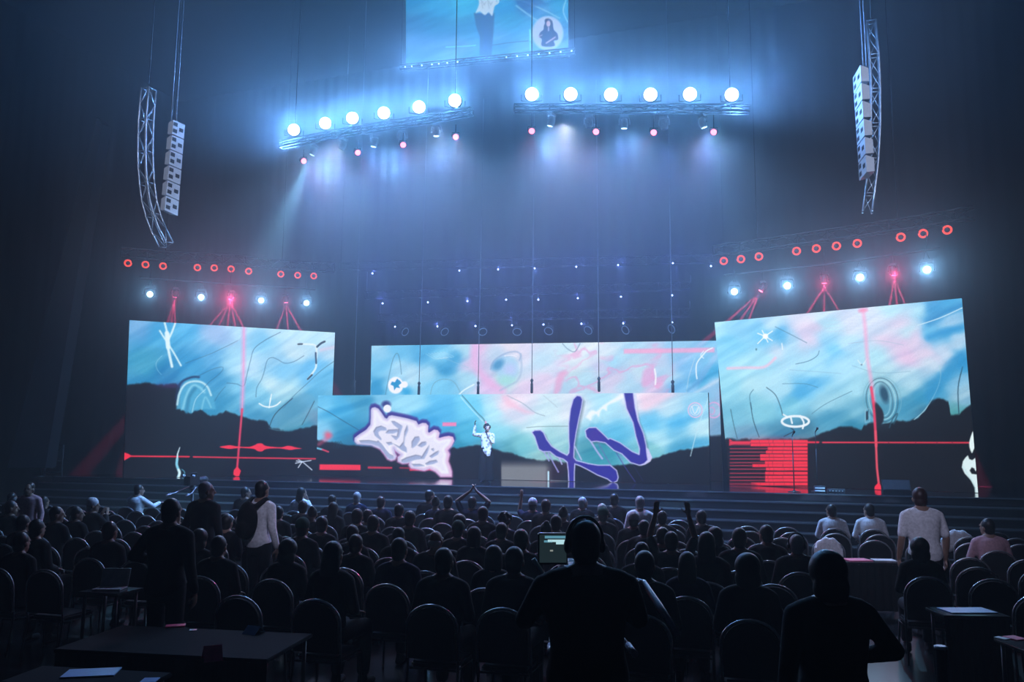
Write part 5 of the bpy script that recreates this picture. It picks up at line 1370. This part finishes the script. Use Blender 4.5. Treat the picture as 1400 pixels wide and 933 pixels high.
# px of the head, head-top y, figure, shirt, hair colour, words
HEADS = [
 (12,686,'short_r','charcoal','dkhair','red-lit face in profile'),(75,694,'short_r','black','dkhair','face turned right'),(103,696,'short_r','black','dkhair','bowed face turned right'),
 (124,683,'clap','black','greyhair','clapping hands and pale cap'),(184,662,'forward','white','dkhair','white shirt and hands held out'),(287,690,'short_r','black','greyhair','grey-topped head in profile'),
 (333,667,'short_r','black','dkhair','dark hair in profile'),(338,714,'cap','grey','dkhair','white peaked cap'),(410,667,'chin','white','dkhair','long hair, white sleeve, hand at chin'),(413,711,'capb','black','dkhair','dark green cap'),
 (453,678,'short','black','dkhair','dark head'),(487,674,'short','navy','greyhair','grey head and navy top'),(520,680,'short','navy','redhair','red-lit head and navy top'),(488,697,'short','black','redhair','red-lit dark head'),
 (586,671,'short_r','black','dkhair','head turned right'),(595,681,'bun','navy','dkhair','hair bun and blue shoulder'),(612,672,'short','black','dkhair','dark head'),(595,727,'bald','charcoal','greyhair','bald grey head'),
 (546,738,'short','navy','dkhair','blue-rimmed dark head'),(487,735,'short','black','dkhair','dark head'),(645,680,'tri','navy','dkhair','both hands joined over head'),(628,705,'big','black','dkhair','wide dark hair'),(690,703,'curly','navy','dkhair','curly hair'),
 (648,722,'bob','black','dkhair','bobbed dark hair'),(728,683,'wave','navy','dkhair','white cap, left hand raised'),(746,684,'short','black','redhair','brown head'),(796,681,'short_r','black','greyhair','head in profile'),(823,690,'phone','black','greyhair','pale head, hands raised to film'),
 (840,676,'short','black','dkhair','dark head'),(875,679,'short','white','greyhair','grey-topped head and white shoulder'),(866,702,'capb','black','dkhair','white-topped cap'),(917,729,'up','charcoal','dkhair','both bare arms thrown up'),(938,757,'long','navy','dkhair','pale rim-lit shoulders and long hair'),
 (977,723,'big','black','dkhair','wide dark hair'),(1010,724,'short','black','dkhair','dark head'),(1048,720,'short_l','charcoal','dkhair','head turned left'),(1088,733,'phones','charcoal','greyhair','headset over a pale cap'),
 (1138,691,'short_l','white','dkhair','white long-sleeved shirt'),(1190,690,'short_l','white','dkhair','white collar and one pale shoulder'),(1352,711,'short_l','pink','dkhair','pink top'),  # pink light on the last sitter's shoulder is put into the shirt colour
 (607,752,'short','charcoal','dkhair','hair cropped short'),(675,748,'bob','charcoal','dkhair','bob and rim-lit shoulders'),(712,726,'short','black','dkhair','dark head'),(395,740,'big','black','dkhair','very wide dark hair'),(456,736,'long','black','dkhair','long dark hair'),
 (560,700,'short','black','dkhair','dark head'),(1020,757,'big','black','dkhair','wide dark hair'),(545,752,'short','black','dkhair','dark head'),(510,706,'short','black','dkhair','dark head'),(760,706,'short','black','dkhair','dark head'),(310,705,'short','black','dkhair','dark head'),(250,705,'short','black','dkhair','dark head'),
 (150,715,'short','black','dkhair','dark head'),(50,712,'short','black','dkhair','dark head'),(440,708,'short','black','dkhair','dark head'),(700,735,'lean','black','dkhair','leaning dark shape'),(905,700,'short','black','dkhair','dark head'),(30,730,'short','black','dkhair','dark head'),(205,720,'bob','black','dkhair','bobbed hair'),
 (100,735,'big','black','dkhair','wide dark hair'),(300,735,'short','black','dkhair','dark head'),(1255,738,'big','black','dkhair','broad dark back'),(275,745,'short','black','dkhair','dark head'),(880,752,'short','black','dkhair','dark head'),(500,752,'lean','black','dkhair','leaning dark shape'),
 (965,728,'long','black','dkhair','long dark hair'),(1100,705,'short','black','dkhair','dark head'),(660,694,'short','black','dkhair','dark head'),(770,695,'bun','black','dkhair','hair bun'),(545,690,'short','black','dkhair','dark head'),(905,730,'short_r','black','dkhair','head turned right'),(780,727,'short','black','dkhair','dark head'),
]
seat_list = []
for h in HEADS:
    px, py = h[0], h[1]
    q = PY(px, py, 10); yh = py
    # distance at which a seated head shows there
    d = ray(px, py); Y = d.y * (HEADZ - CAM_H) / d.z if d.z < 0 else 18
    best = None
    for k in range(ROWS):
        r = on_row(px, k, HEADZ)
        if r.y > 17.4 - .34 * r.x: continue
        if any(abs(r.x - o) < .61 for o in occupied[k]): continue
        e = abs(r.y - Y)
        if best is None or e < best[0]: best = (e, k, r)
    if best is None: continue
    e, k, r = best
    zt = PY(px, py, r.y).z
    sc_h = max(.958, min(1.06, zt / HEADZ))
    occupied[k].append(r.x); seat_list.append((px, k, r, h, sc_h))
STANDERS = [(232, 7.9), (355, 11.2), (278, 11.3), (39, 15), (1262, 10.4), (800, 4.7), (1130, 4.6)]
stand_xy = [(PY(px, 700, Y).x, Y) for px, Y in STANDERS]
def free(p, r=.52): return all(math.hypot(p[0] - a, p[1] - b) > r for a, b in stand_xy)
tables_xy = [(PY(1187, 765, 11.3).x, 11.3, 1.12), (PY(1322, 835, 7.7).x, 7.7, 1.05), (PY(152, 806, 8.6).x, 8.6, .75)]
seat_list = [s for s in seat_list if free(s[2]) and all(math.hypot(s[2].x - a_, s[2].y - b_) > c_ - .1 for a_, b_, c_ in tables_xy)]
# empty chairs and a few more dark sitters fill the rows
rr = random.Random(11)
chairs = [(r, k, px) for px, k, r, h, s in seat_list]
fill = []
for k in range(ROWS):
    X = -.74 * rowY(k, 0)
    while X < .70 * rowY(k, 0):
        Y = rowY(k, X); px = px_of((X, Y, .9))[0]
        ok = -30 < px < 1430 and Y < 17.2 - .34 * X and all(abs(X - o) >= .60 for o in occupied[k]) and free((X, Y))
        if 1075 < px < 1290 and k < 5: ok = False
        if px >= 1290 and k < 2: ok = False
        if px < 200 and k < 1: ok = False
        if ok and all(math.hypot(X - a, Y - b) > c for a, b, c in tables_xy):
            v = Vector((X, Y, 0)); occupied[k].append(X); chairs.append((v, k, px))
            if px < 960 and rr.random() < (.12 if k < 2 else .30 if k < 8 else .06): fill.append((px, k, v))
            X += .60
        else: X += .06
FT = ['short', 'short', 'short_l', 'short_r', 'lean', 'long', 'bob', 'bun', 'capb', 'big']
FW = {'short': 'dark head', 'short_l': 'dark head turned left', 'short_r': 'dark head turned right', 'lean': 'leaning dark shape', 'long': 'long dark hair', 'bob': 'bobbed dark hair', 'bun': 'hair bun', 'capb': 'dark cap', 'big': 'wide dark hair'}
for px, k, v in fill:
    t = rr.choice(FT); seat_list.append((px, k, v, (px, 0, t, 'black', 'dkhair', FW[t]), rr.uniform(.958, 1.0)))
from collections import defaultdict
lab = defaultdict(list)
for i, (px, k, r, h, s) in enumerate(seat_list):
    w = 'seated person, %s, %s, %s' % (h[5], band(k), land(px)); lab[w].append((px, i))
names = {}
for w, L in lab.items():
    L.sort()
    for n, (px, i) in enumerate(L):
        names[i] = w if len(L) == 1 else w + ', %s along' % ordn[n]
for i, (px, k, r, h, s) in enumerate(seat_list):
    o = put_person(SEAT[h[2]](), r, FACE + rr.uniform(-.06, .06), names[i], 'seated audience', h[3], 'trouser', h[4], 'green' if h[5] == 'dark green cap' or h[5] == 'dark cap' else 'cap', s)
chl = defaultdict(list)
occ_names = {}
for i, (r, k, px) in enumerate(chairs):
    sitter = any(abs(r.x - q[2].x) < .02 and q[1] == k for q in seat_list)
    w = ('black chair under a sitter, %s, %s' if sitter else 'empty black chair, %s, %s') % (band(k), land(px)); chl[w].append((px, i))
for w, L in chl.items():
    L.sort()
    for n, (px, i) in enumerate(L): occ_names[i] = w if len(L) == 1 else w + ', %s along' % ordn[n]
for i, (r, k, px) in enumerate(chairs):
    copy_tree(CHAIR_NEAR if k < 4 else CHAIR_FAR, (r.x, r.y, 0), (0, 0, FACE), occ_names[i], 'audience chairs')
for root in (CHAIR_NEAR, CHAIR_FAR):
    for ch in list(root.children): bpy.data.objects.remove(ch)
    bpy.data.objects.remove(root)
print('SEATED', len(seat_list), 'CHAIRS', len(chairs))
# ------------------------------------------------------------------ standing people
def floor_at(px, Y):
    q = PY(px, 700, Y); return Vector((q.x, q.y, 0))
def stand(px, ytop, Y, f, rz, label, **kw):
    z = PY(px, ytop, Y).z
    return put_person(f, floor_at(px, Y), rz, label, None, scale=z / 1.71, **kw)
stand(232, 682, 7.9, fig('t_dark', seated=False, armR='side', armL='hip', wide=1.1, hair='short'), FACE, 'large dark person standing with back turned among the near left chairs', shirt='black')
o = stand(355, 657, 11.2, fig('t_pack', seated=False, armR='side', armL='hip', wide=1.05, hair='short', hyaw=.1), FACE - .25, 'person in white shirt with black backpack standing before the left wall', shirt='white')
bp = [P_ell((0, -.20, 1.22), (.155, .10, .24)), P_ell((0, -.26, 1.12), (.12, .08, .12)), P_cone((.10, -.15, 1.40), .035, (.12, -.02, 1.475), .034), P_cone((.12, -.02, 1.475), .034, (.13, .13, 1.38), .03), P_cone((.13, .13, 1.38), .03, (.13, .14, 1.15), .028), P_cone((-.10, -.15, 1.40), .035, (-.12, -.02, 1.475), .034), P_cone((-.12, -.02, 1.475), .034, (-.13, .13, 1.38), .03), P_cone((-.13, .13, 1.38), .03, (-.13, .14, 1.15), .028)]
b = bpy.data.objects.new('backpack', fuse('backpack', bp, .014, 3)); link(b); setmat(b, MC['black']); b.location = o.location; b.rotation_euler = o.rotation_euler; b.scale = o.scale
tag(b, 'black backpack worn by the standing person in white shirt', 'backpack')
stand(278, 659, 11.4, fig('t_grey', seated=False, hair='short', hyaw=-.8, armR='side', armL='side'), FACE, 'grey-haired person standing in profile right of the tripod camera', shirt='black', hair='greyhair')
stand(39, 660, 15.0, fig('t_face', seated=False, hair='short', face=True, armR='side', armL='side'), PI, 'person in dull pink top standing and facing the camera at far left', shirt='pink')
jk = bpy.data.objects['person'] if False else None
stand(1262, 667, 10.4, fig('t_white', seated=False, hair='short', lean=.10, hpitch=-.15, hyaw=-.2, sleeve='short', armR='side', armL='side', wide=1.08), FACE + .2, 'person in white T-shirt standing with back turned, right of the red pointer', shirt='white', hair='redhair')
stand(1130, 755, 4.6, fig('t_oper', seated=False, hair='big', wide=1.15, armR='hip', armL='side'), .15, 'large dark person standing close to the camera at lower right', shirt='black')
co = stand(802, 712, 4.7, fig('t_cam', seated=False, hair='phones', wide=1.22, armR='camera', armL='camera', lean=.08), .08, 'large dark camera operator standing with headset in the centre foreground', shirt='black')
# the operator's camera with viewfinder
cp = floor_at(790, 5.55)
tvc = tv_camera(cp, .05, 1.36, 'dark tripod camera with lit viewfinder in front of the foreground operator')
vf = empty('viewfinder_monitor', PY(756, 751, 5.15), (0, 0, .05), 'small viewfinder monitor showing the bright stage, left of the foreground operator', 'monitor')
w2, h2 = 20 / 1100 * 5.15, 20.5 / 1100 * 5.15
bm = bmesh.new(); bx(bm, (-w2, 0, -h2), (w2, .05, h2), bevel=.006); obj('housing', bm, M['blackgloss'], vf)
bm = bmesh.new(); bx(bm, (-w2 * .9, -.003, -h2 * .86), (w2 * .9, -.0005, h2 * .92), 0); obj('display', bm, emit('dark_viewfinder', (.012, .022, .026), 1, 'NONE'), vf)
bm = bmesh.new()
for (x0, x1, z0, z1, mi) in ((-.55, .85, .68, .84, 0), (-.35, .80, .45, .60, 1), (-.60, -.05, .42, .55, 0), (.2, .8, .30, .46, 1), (-.2, .0, -.15, -.05, 2)):
    bx(bm, (x0 * w2, -.005, z0 * h2), (x1 * w2, -.003, z1 * h2), mi)
obj('picture', bm, [emit('viewfinder_blue', (.10, .28, .38), 1, 'NONE'), emit('viewfinder_pale', (.45, .72, .78), 1, 'NONE'), emit('viewfinder_grey', (.25, .27, .25), 1, 'NONE')], vf)
bm = bmesh.new(); tube(bm, [(-w2 - .03, -.01, -h2 * .6), (-w2 * .6, -.02, -h2 - .06), (w2 * .3, -.02, -h2 - .06), (w2 * .4, -.02, -h2 - .04), (w2 * .95, -.02, -h2 - .04)], .014, 8); obj('bracket', bm, M['truss'], vf)
bm = bmesh.new(); tube(bm, [(0, .05, -h2 * .4), (cp.x - vf.location.x - .0, .33, -.02)], .016, 8); obj('mounting_arm', bm, M['black'], vf)
tl = empty('control_box', PY(861, 805, 4.95), (0, 0, 0), 'dark control box with three red lamps right of the foreground operator', 'control box')
bm = bmesh.new(); bx(bm, (-.06, 0, -.06), (.06, .07, .05), bevel=.008); obj('body', bm, M['blackgloss'], tl)
for x, z in ((-.012, .0), (.010, .0), (.015, -.045)):
    bm = bmesh.new(); lathe(bm, [(.007, 0), (.006, .003), (.003, .004)], 10, Matrix.Translation((x, 0, z)) @ Matrix.Rotation(PI / 2, 4, 'X')); obj('red_lamp', bm, M['tally'], tl)
bm = bmesh.new(); tube(bm, [(0, .04, -.05), (-.12, .2, -.15), (cp.x - tl.location.x + .16, cp.y - tl.location.y - .1, -.12)], .012, 8); obj('mounting_arm', bm, M['black'], tl)
h0, h1 = PY(880, 796, 5.0) - cp, PY(926, 868, 4.55) - cp; Rz = Matrix.Rotation(-.05, 3, 'Z'); h0 = Rz @ h0; h1 = Rz @ h1
bm = bmesh.new(); tube(bm, [(.09, -.1, 1.26), h0 - Vector((.05, -.1, .0)), h0, h0.lerp(h1, .5), h1], .018, 8, radii=[.012, .012, .016, .022, .02]); obj("pan_handle", bm, M["pan"], tvc)
# ------------------------------------------------------------------ the performer
pf = figure(seated=False, armR='raise', armL='mic', hyaw=.45, hpitch=.12, hair='curly', sleeve='long', voxel=.008, face=True, wide=.98, lean=-.02, gloves=True)
pp = PZ(665, 661, DECK_Z)
zt = PY(672, 580, pp.y).z
m = bpy.data.materials.new('patterned_pale_shirt'); m.use_nodes = True; nt = m.node_tree; bs = nt.nodes['Principled BSDF']; bs.inputs['Roughness'].default_value = .8
tc = nt.nodes.new('ShaderNodeTexCoord'); vo = nt.nodes.new('ShaderNodeTexVoronoi'); vo.inputs['Scale'].default_value = 11; cr = nt.nodes.new('ShaderNodeValToRGB')
cr.color_ramp.elements[0].position = .25; cr.color_ramp.elements[0].color = (.30, .29, .28, 1); cr.color_ramp.elements[1].position = .5; cr.color_ramp.elements[1].color = (.80, .79, .77, 1)
nt.links.new(tc.outputs['Object'], vo.inputs['Vector']); nt.links.new(vo.outputs['Distance'], cr.inputs['Fac']); nt.links.new(cr.outputs['Color'], bs.inputs['Base Color'])
MC['patterned'] = m
perf = put_person(pf, pp, PI - .25, 'performer on stage in pale patterned shirt, one gloved hand raised, holding a microphone', None, 'patterned', 'black', 'dkhair', skin='brightened_skin', scale=(zt - DECK_Z) / 1.715)
# follow spot on the performer from the front of house
fs = Vector((1.5, 1.0, 10.5)); spot('follow_spot_beam', fs, perf.location + Vector((0, 0, 1.0)) - fs, 13000.0, (1.0, .93, .86), math.radians(4.6), .5, .05)
wl = bpy.data.objects.new('trousers', fuse('wide_trousers', [P_loft([((.085 * s, 0, .96), .105, .115), ((.10 * s, .01, .70), .115, .12), ((.105 * s, .01, .40), .118, .125), ((.11 * s, .0, .07), .125, .135)], (1, 0, 0)) for s in (-1, 1)] + [P_loft([((0, 0, .88), .165, .12), ((0, 0, 1.03), .168, .125)], (1, 0, 0))], .016, 3)); link(wl); wl.parent = perf; setmat(wl, MC['black'])
for c in list(perf.children):
    if c.data.name.startswith('trousers'): bpy.data.objects.remove(c)
tail = bpy.data.objects.new('shirt_tail', fuse('shirt_tail', [P_loft([((-.05, .12, 1.08), .11, .03), ((-.08, .15, .92), .10, .03), ((-.10, .15, .78), .05, .02)], (1, 0, 0))], .012, 3)); link(tail); tail.parent = perf; setmat(tail, m)
# microphone in the gloved hand near the mouth
e, w_, hd, hn, cu = ARMS['mic']
hp_ = Vector((-w_[0] + .02, w_[1] + .02, w_[2] + .43 - .03)) + Vector((0, 0, .06))
mw = Matrix.Translation(perf.location) @ Matrix.Rotation(perf.rotation_euler.z, 4, 'Z') @ Matrix.Scale(perf.scale[0], 4)
a_ = mw @ (hp_ + Vector((-.015, .03, -.09))); b_ = mw @ (hp_ + Vector((.03, .035, .10)))
root = empty('microphone', a_, (0, 0, 0), "black hand microphone at the performer's mouth", 'microphone')
bm = bmesh.new(); tube(bm, [(0, 0, 0), (b_ - a_) * .75], .012, 10, radii=[.012, .016]); obj('handle', bm, M['blackgloss'], root)
bm = bmesh.new(); d_ = (b_ - a_); lathe(bm, [(.014, -.02), (.026, 0), (.028, .02), (.016, .042)], 12, Matrix.Translation(d_ * .8) @ rot4(d_)); obj('grille', bm, M['black'], root)
# ------------------------------------------------------------------ tables and things on them
M['gloss_table'] = mat('glossy_dark_table_top', (.02, .02, .024), .14, noise=.1, nscale=10, spec=.6)
M['matt_table'] = mat('matt_black_table_cloth', (.008, .008, .010), .9, noise=.2, nscale=40, spec=.1)
M['paper'] = mat('white_paper', (.75, .76, .80), .35, noise=.05, nscale=20)
M['pink_or_pinklit'] = mat('pink_or_pinklit_card', (.85, .10, .22), .45, noise=.08, nscale=20)  # pink light on pale sheets is put into this colour too
M['bluelit_paper'] = mat('blue_lit_sheet', (.25, .42, .75), .35, noise=.08, nscale=20)  # white sheets under blue light, the blue put into the colour
def table(name, c, w, dpt, h, rz, label, skirt=True, top='gloss_table'):
    root = empty(name, c, (0, 0, rz), label, 'table')
    bm = bmesh.new(); bx(bm, (-w/2, -dpt/2, h - .03), (w/2, dpt/2, h), bevel=.006); obj('table_top', bm, M[top], root)
    for x in (-1, 1):
        for y in (-1, 1):
            bm = bmesh.new(); tube(bm, [(x * (w/2 - .05), y * (dpt/2 - .05), 0), (x * (w/2 - .05), y * (dpt/2 - .05), h - .03)], .018, 8); obj('leg', bm, M['chair_frame'], root)
    if skirt:
        n = 40; bm = bmesh.new(); pv = None
        for i in range(n + 1):
            x = -w/2 + .01 + (w - .02) * i / n; y = -dpt/2 + .012 + .006 * math.sin(i * 1.3)
            v = (bm.verts.new((x, y, .08)), bm.verts.new((x, y, h - .032)))
            if pv: bm.faces.new((pv[0], v[0], v[1], pv[1]))
            pv = v
        obj('skirt', bm, MC['black'], root)
    return root
def sheet(p, w, d, rz, m, label, name='paper_sheet', cat='paper', t=.004):
    root = empty(name, p, (0, 0, rz), label, cat)
    bm = bmesh.new(); bx(bm, (-w/2, -d/2, 0), (w/2, d/2, t)); obj('page', bm, m, root)
    return root
def tz(px, py, z): return PZ(px, py, z)
c = tz(1188, 766, .74); table('side_table', (c.x, c.y, 0), .86, .5, .735, FACE * .3, 'dark skirted table with pink and blue gleam behind the large lower-right person')
sheet(tz(1172, 766, .737), .34, .26, .1, M['pink_or_pinklit'], 'pink folder on the skirted table right of the headset wearer', 'reflection', 'reflection', .008)  # coloured sheet standing in for the pink reflection on the table top
sheet(tz(1208, 766, .737), .30, .22, -.1, M['paper'], 'white papers beside the pink folder on the skirted table')
c = tz(1322, 836, .745); table('side_table', (c.x, c.y, 0), .62, .42, .74, FACE * .3, 'dark table with pale blue folder at the right edge aisle')
sheet(tz(1322, 835.5, .742), .46, .26, .05, M['bluelit_paper'], 'pale blue folder lying on the right-hand table', 'reflection', 'reflection', .008)  # coloured sheet standing in for the blue reflection on this table
c = tz(1395, 880, .74); table('side_table', (c.x + .2, c.y, 0), .6, .42, .735, 0, 'dark table cut by the lower right picture edge')
sheet(tz(1388, 873, .737), .12, .14, .3, M['pink_or_pinklit'], 'pink card on the table at the right picture edge', 'card', 'card', .006)
sheet(tz(1370, 873, .737), .07, .10, .5, M['paper'], 'white slip beside the pink card at the right picture edge')
c = tz(275, 876, .74); table('long_table', (c.x - .1, c.y, 0), 1.75, .85, .735, FACE * .6, 'long dark table in the lower left foreground', True, 'matt_table')
def tent(p, w, h, rz, m, label):
    root = empty('tent_card', p, (0, 0, rz), label, 'card')
    bm = bmesh.new(); prism(bm, [(-w/2, -.07, 0), (-w/2, 0, h), (-w/2, .07, 0), (-w/2, .064, 0), (-w/2, 0, h - .01), (-w/2, -.064, 0)], (w, 0, 0)); obj('folded_card', bm, m, root)
tent(tz(290, 902, .737), .13, .10, .5, M['pink_or_pinklit'], 'pink tent card on the lower left long table')
tent(tz(347, 866, .737), .13, .06, -.4, M['bluelit_paper'], 'blue-lit tent card right of the pink one, lower left')
sheet(tz(240, 857, .737), .16, .09, .3, M['pink_or_pinklit'], 'pink-lit booklet at the back of the lower left long table', 'booklet', 'booklet', .012)
sheet(tz(264, 862, .737), .06, .05, .3, M['paper'], 'small white slip right of the pink-lit booklet, lower left')
c = tz(120, 925, .74); table('long_table', (c.x, c.y, 0), 1.0, .4, .735, FACE * .6, 'dark table at the bottom left corner with pale folder', False, 'matt_table')
sheet(tz(125, 921, .737), .34, .20, .2, M['bluelit_paper'], 'pale blue folder at the bottom left corner table', 'reflection', 'reflection', .008)  # coloured sheet standing in for the blue gleam on the corner table
sheet(tz(205, 931, .737), .10, .10, .1, M['bluelit_paper'], 'blue-lit card at the bottom edge right of the corner folder', 'card', 'card', .006)
c = tz(152, 806, .74); table('side_table', (c.x, c.y, 0), .5, .4, .735, FACE, 'small dark table with open laptop among the left chairs', False)
root = empty('laptop', tz(150, 806, .737), (0, 0, FACE + .3), 'open laptop on the small table among the left chairs', 'laptop')
bm = bmesh.new(); bx(bm, (-.15, -.10, 0), (.15, .10, .016), bevel=.004); obj('keyboard_base', bm, M['lamp_grey'], root)
bm = bmesh.new(); prism(bm, [(-.15, .10, .016), (.15, .10, .016), (.15, .155, .20), (-.15, .155, .20)], (0, .008, 0)); obj('screen_lid', bm, M['lamp_grey'], root)
# post with pale top and pan bar at the right
p = floor_at(1275, 5.5)
root = empty('barrier_post', p, (0, 0, 0), 'dark barrier post with flat white top in the right aisle', 'barrier post')
zt_ = PY(1275, 884, 5.5).z
bm = bmesh.new(); lathe(bm, [(.16, 0), (.16, .015), (.05, .03), (.035, .05), (.035, zt_ - .02), (.04, zt_ - .015)], 18); obj('post', bm, M['black'], root)
bm = bmesh.new(); lathe(bm, [(.041, zt_ - .015), (.042, zt_), (.03, zt_ + .004)], 18); obj('cap', bm, M['whitepl'], root)
# pale jackets draped over two chairs on the right
def drape(px, py, m_, label, w):
    tgt = PY(px, py, 11.4); sat = [s[2] for s in seat_list]
    r, k, cpx = min((c for c in chairs if all((c[0] - s).length > .1 for s in sat)), key=lambda c: abs(px_of(c[0] + Vector((0, -.25, .93)))[0] - px) + .8 * abs(px_of(c[0] + Vector((0, -.25, .93)))[1] - py))
    ybk = lambda z: -.235 - .10 * (z - .45)
    n = 12; V = []; F = []; rows = [(.60, -.055), (.70, -.06), (.80, -.062), (.88, -.058), (.945, -.04), (.965, -.01), (.945, .025), (.86, .045), (.74, .05), (.64, .045)]
    for (z, off) in rows:
        for i in range(n + 1):
            t = i / n * 2 - 1; zz = z
            if z > .8: zz = z - (.16 * (1 - math.sqrt(max(0, 1 - (t * .98) ** 2))) * 1.15)
            V.append((t * w * (1 + .06 * (z < .8)), ybk(min(zz, .93)) + off + .010 * math.sin(i * 2.1 + z * 9), zz + .012 * math.sin(i * 1.7)))
    for a_ in range(len(rows) - 1):
        for i in range(n): F.append((a_ * (n + 1) + i, a_ * (n + 1) + i + 1, (a_ + 1) * (n + 1) + i + 1, (a_ + 1) * (n + 1) + i))
    o = meshobj('draped_jacket', V, F, m_, None, True); so = o.modifiers.new('thickness', 'SOLIDIFY'); so.thickness = .012
    o.location = (r.x, r.y, 0); o.rotation_euler = (0, 0, FACE); tag(o, label, 'jacket')
drape(1312, 745, MC['white'], 'white jacket draped over a chair back right of the white T-shirt', .25)
drape(1130, 748, MC['white'], 'white cloth over a chair back left of the pink folder table', .20)
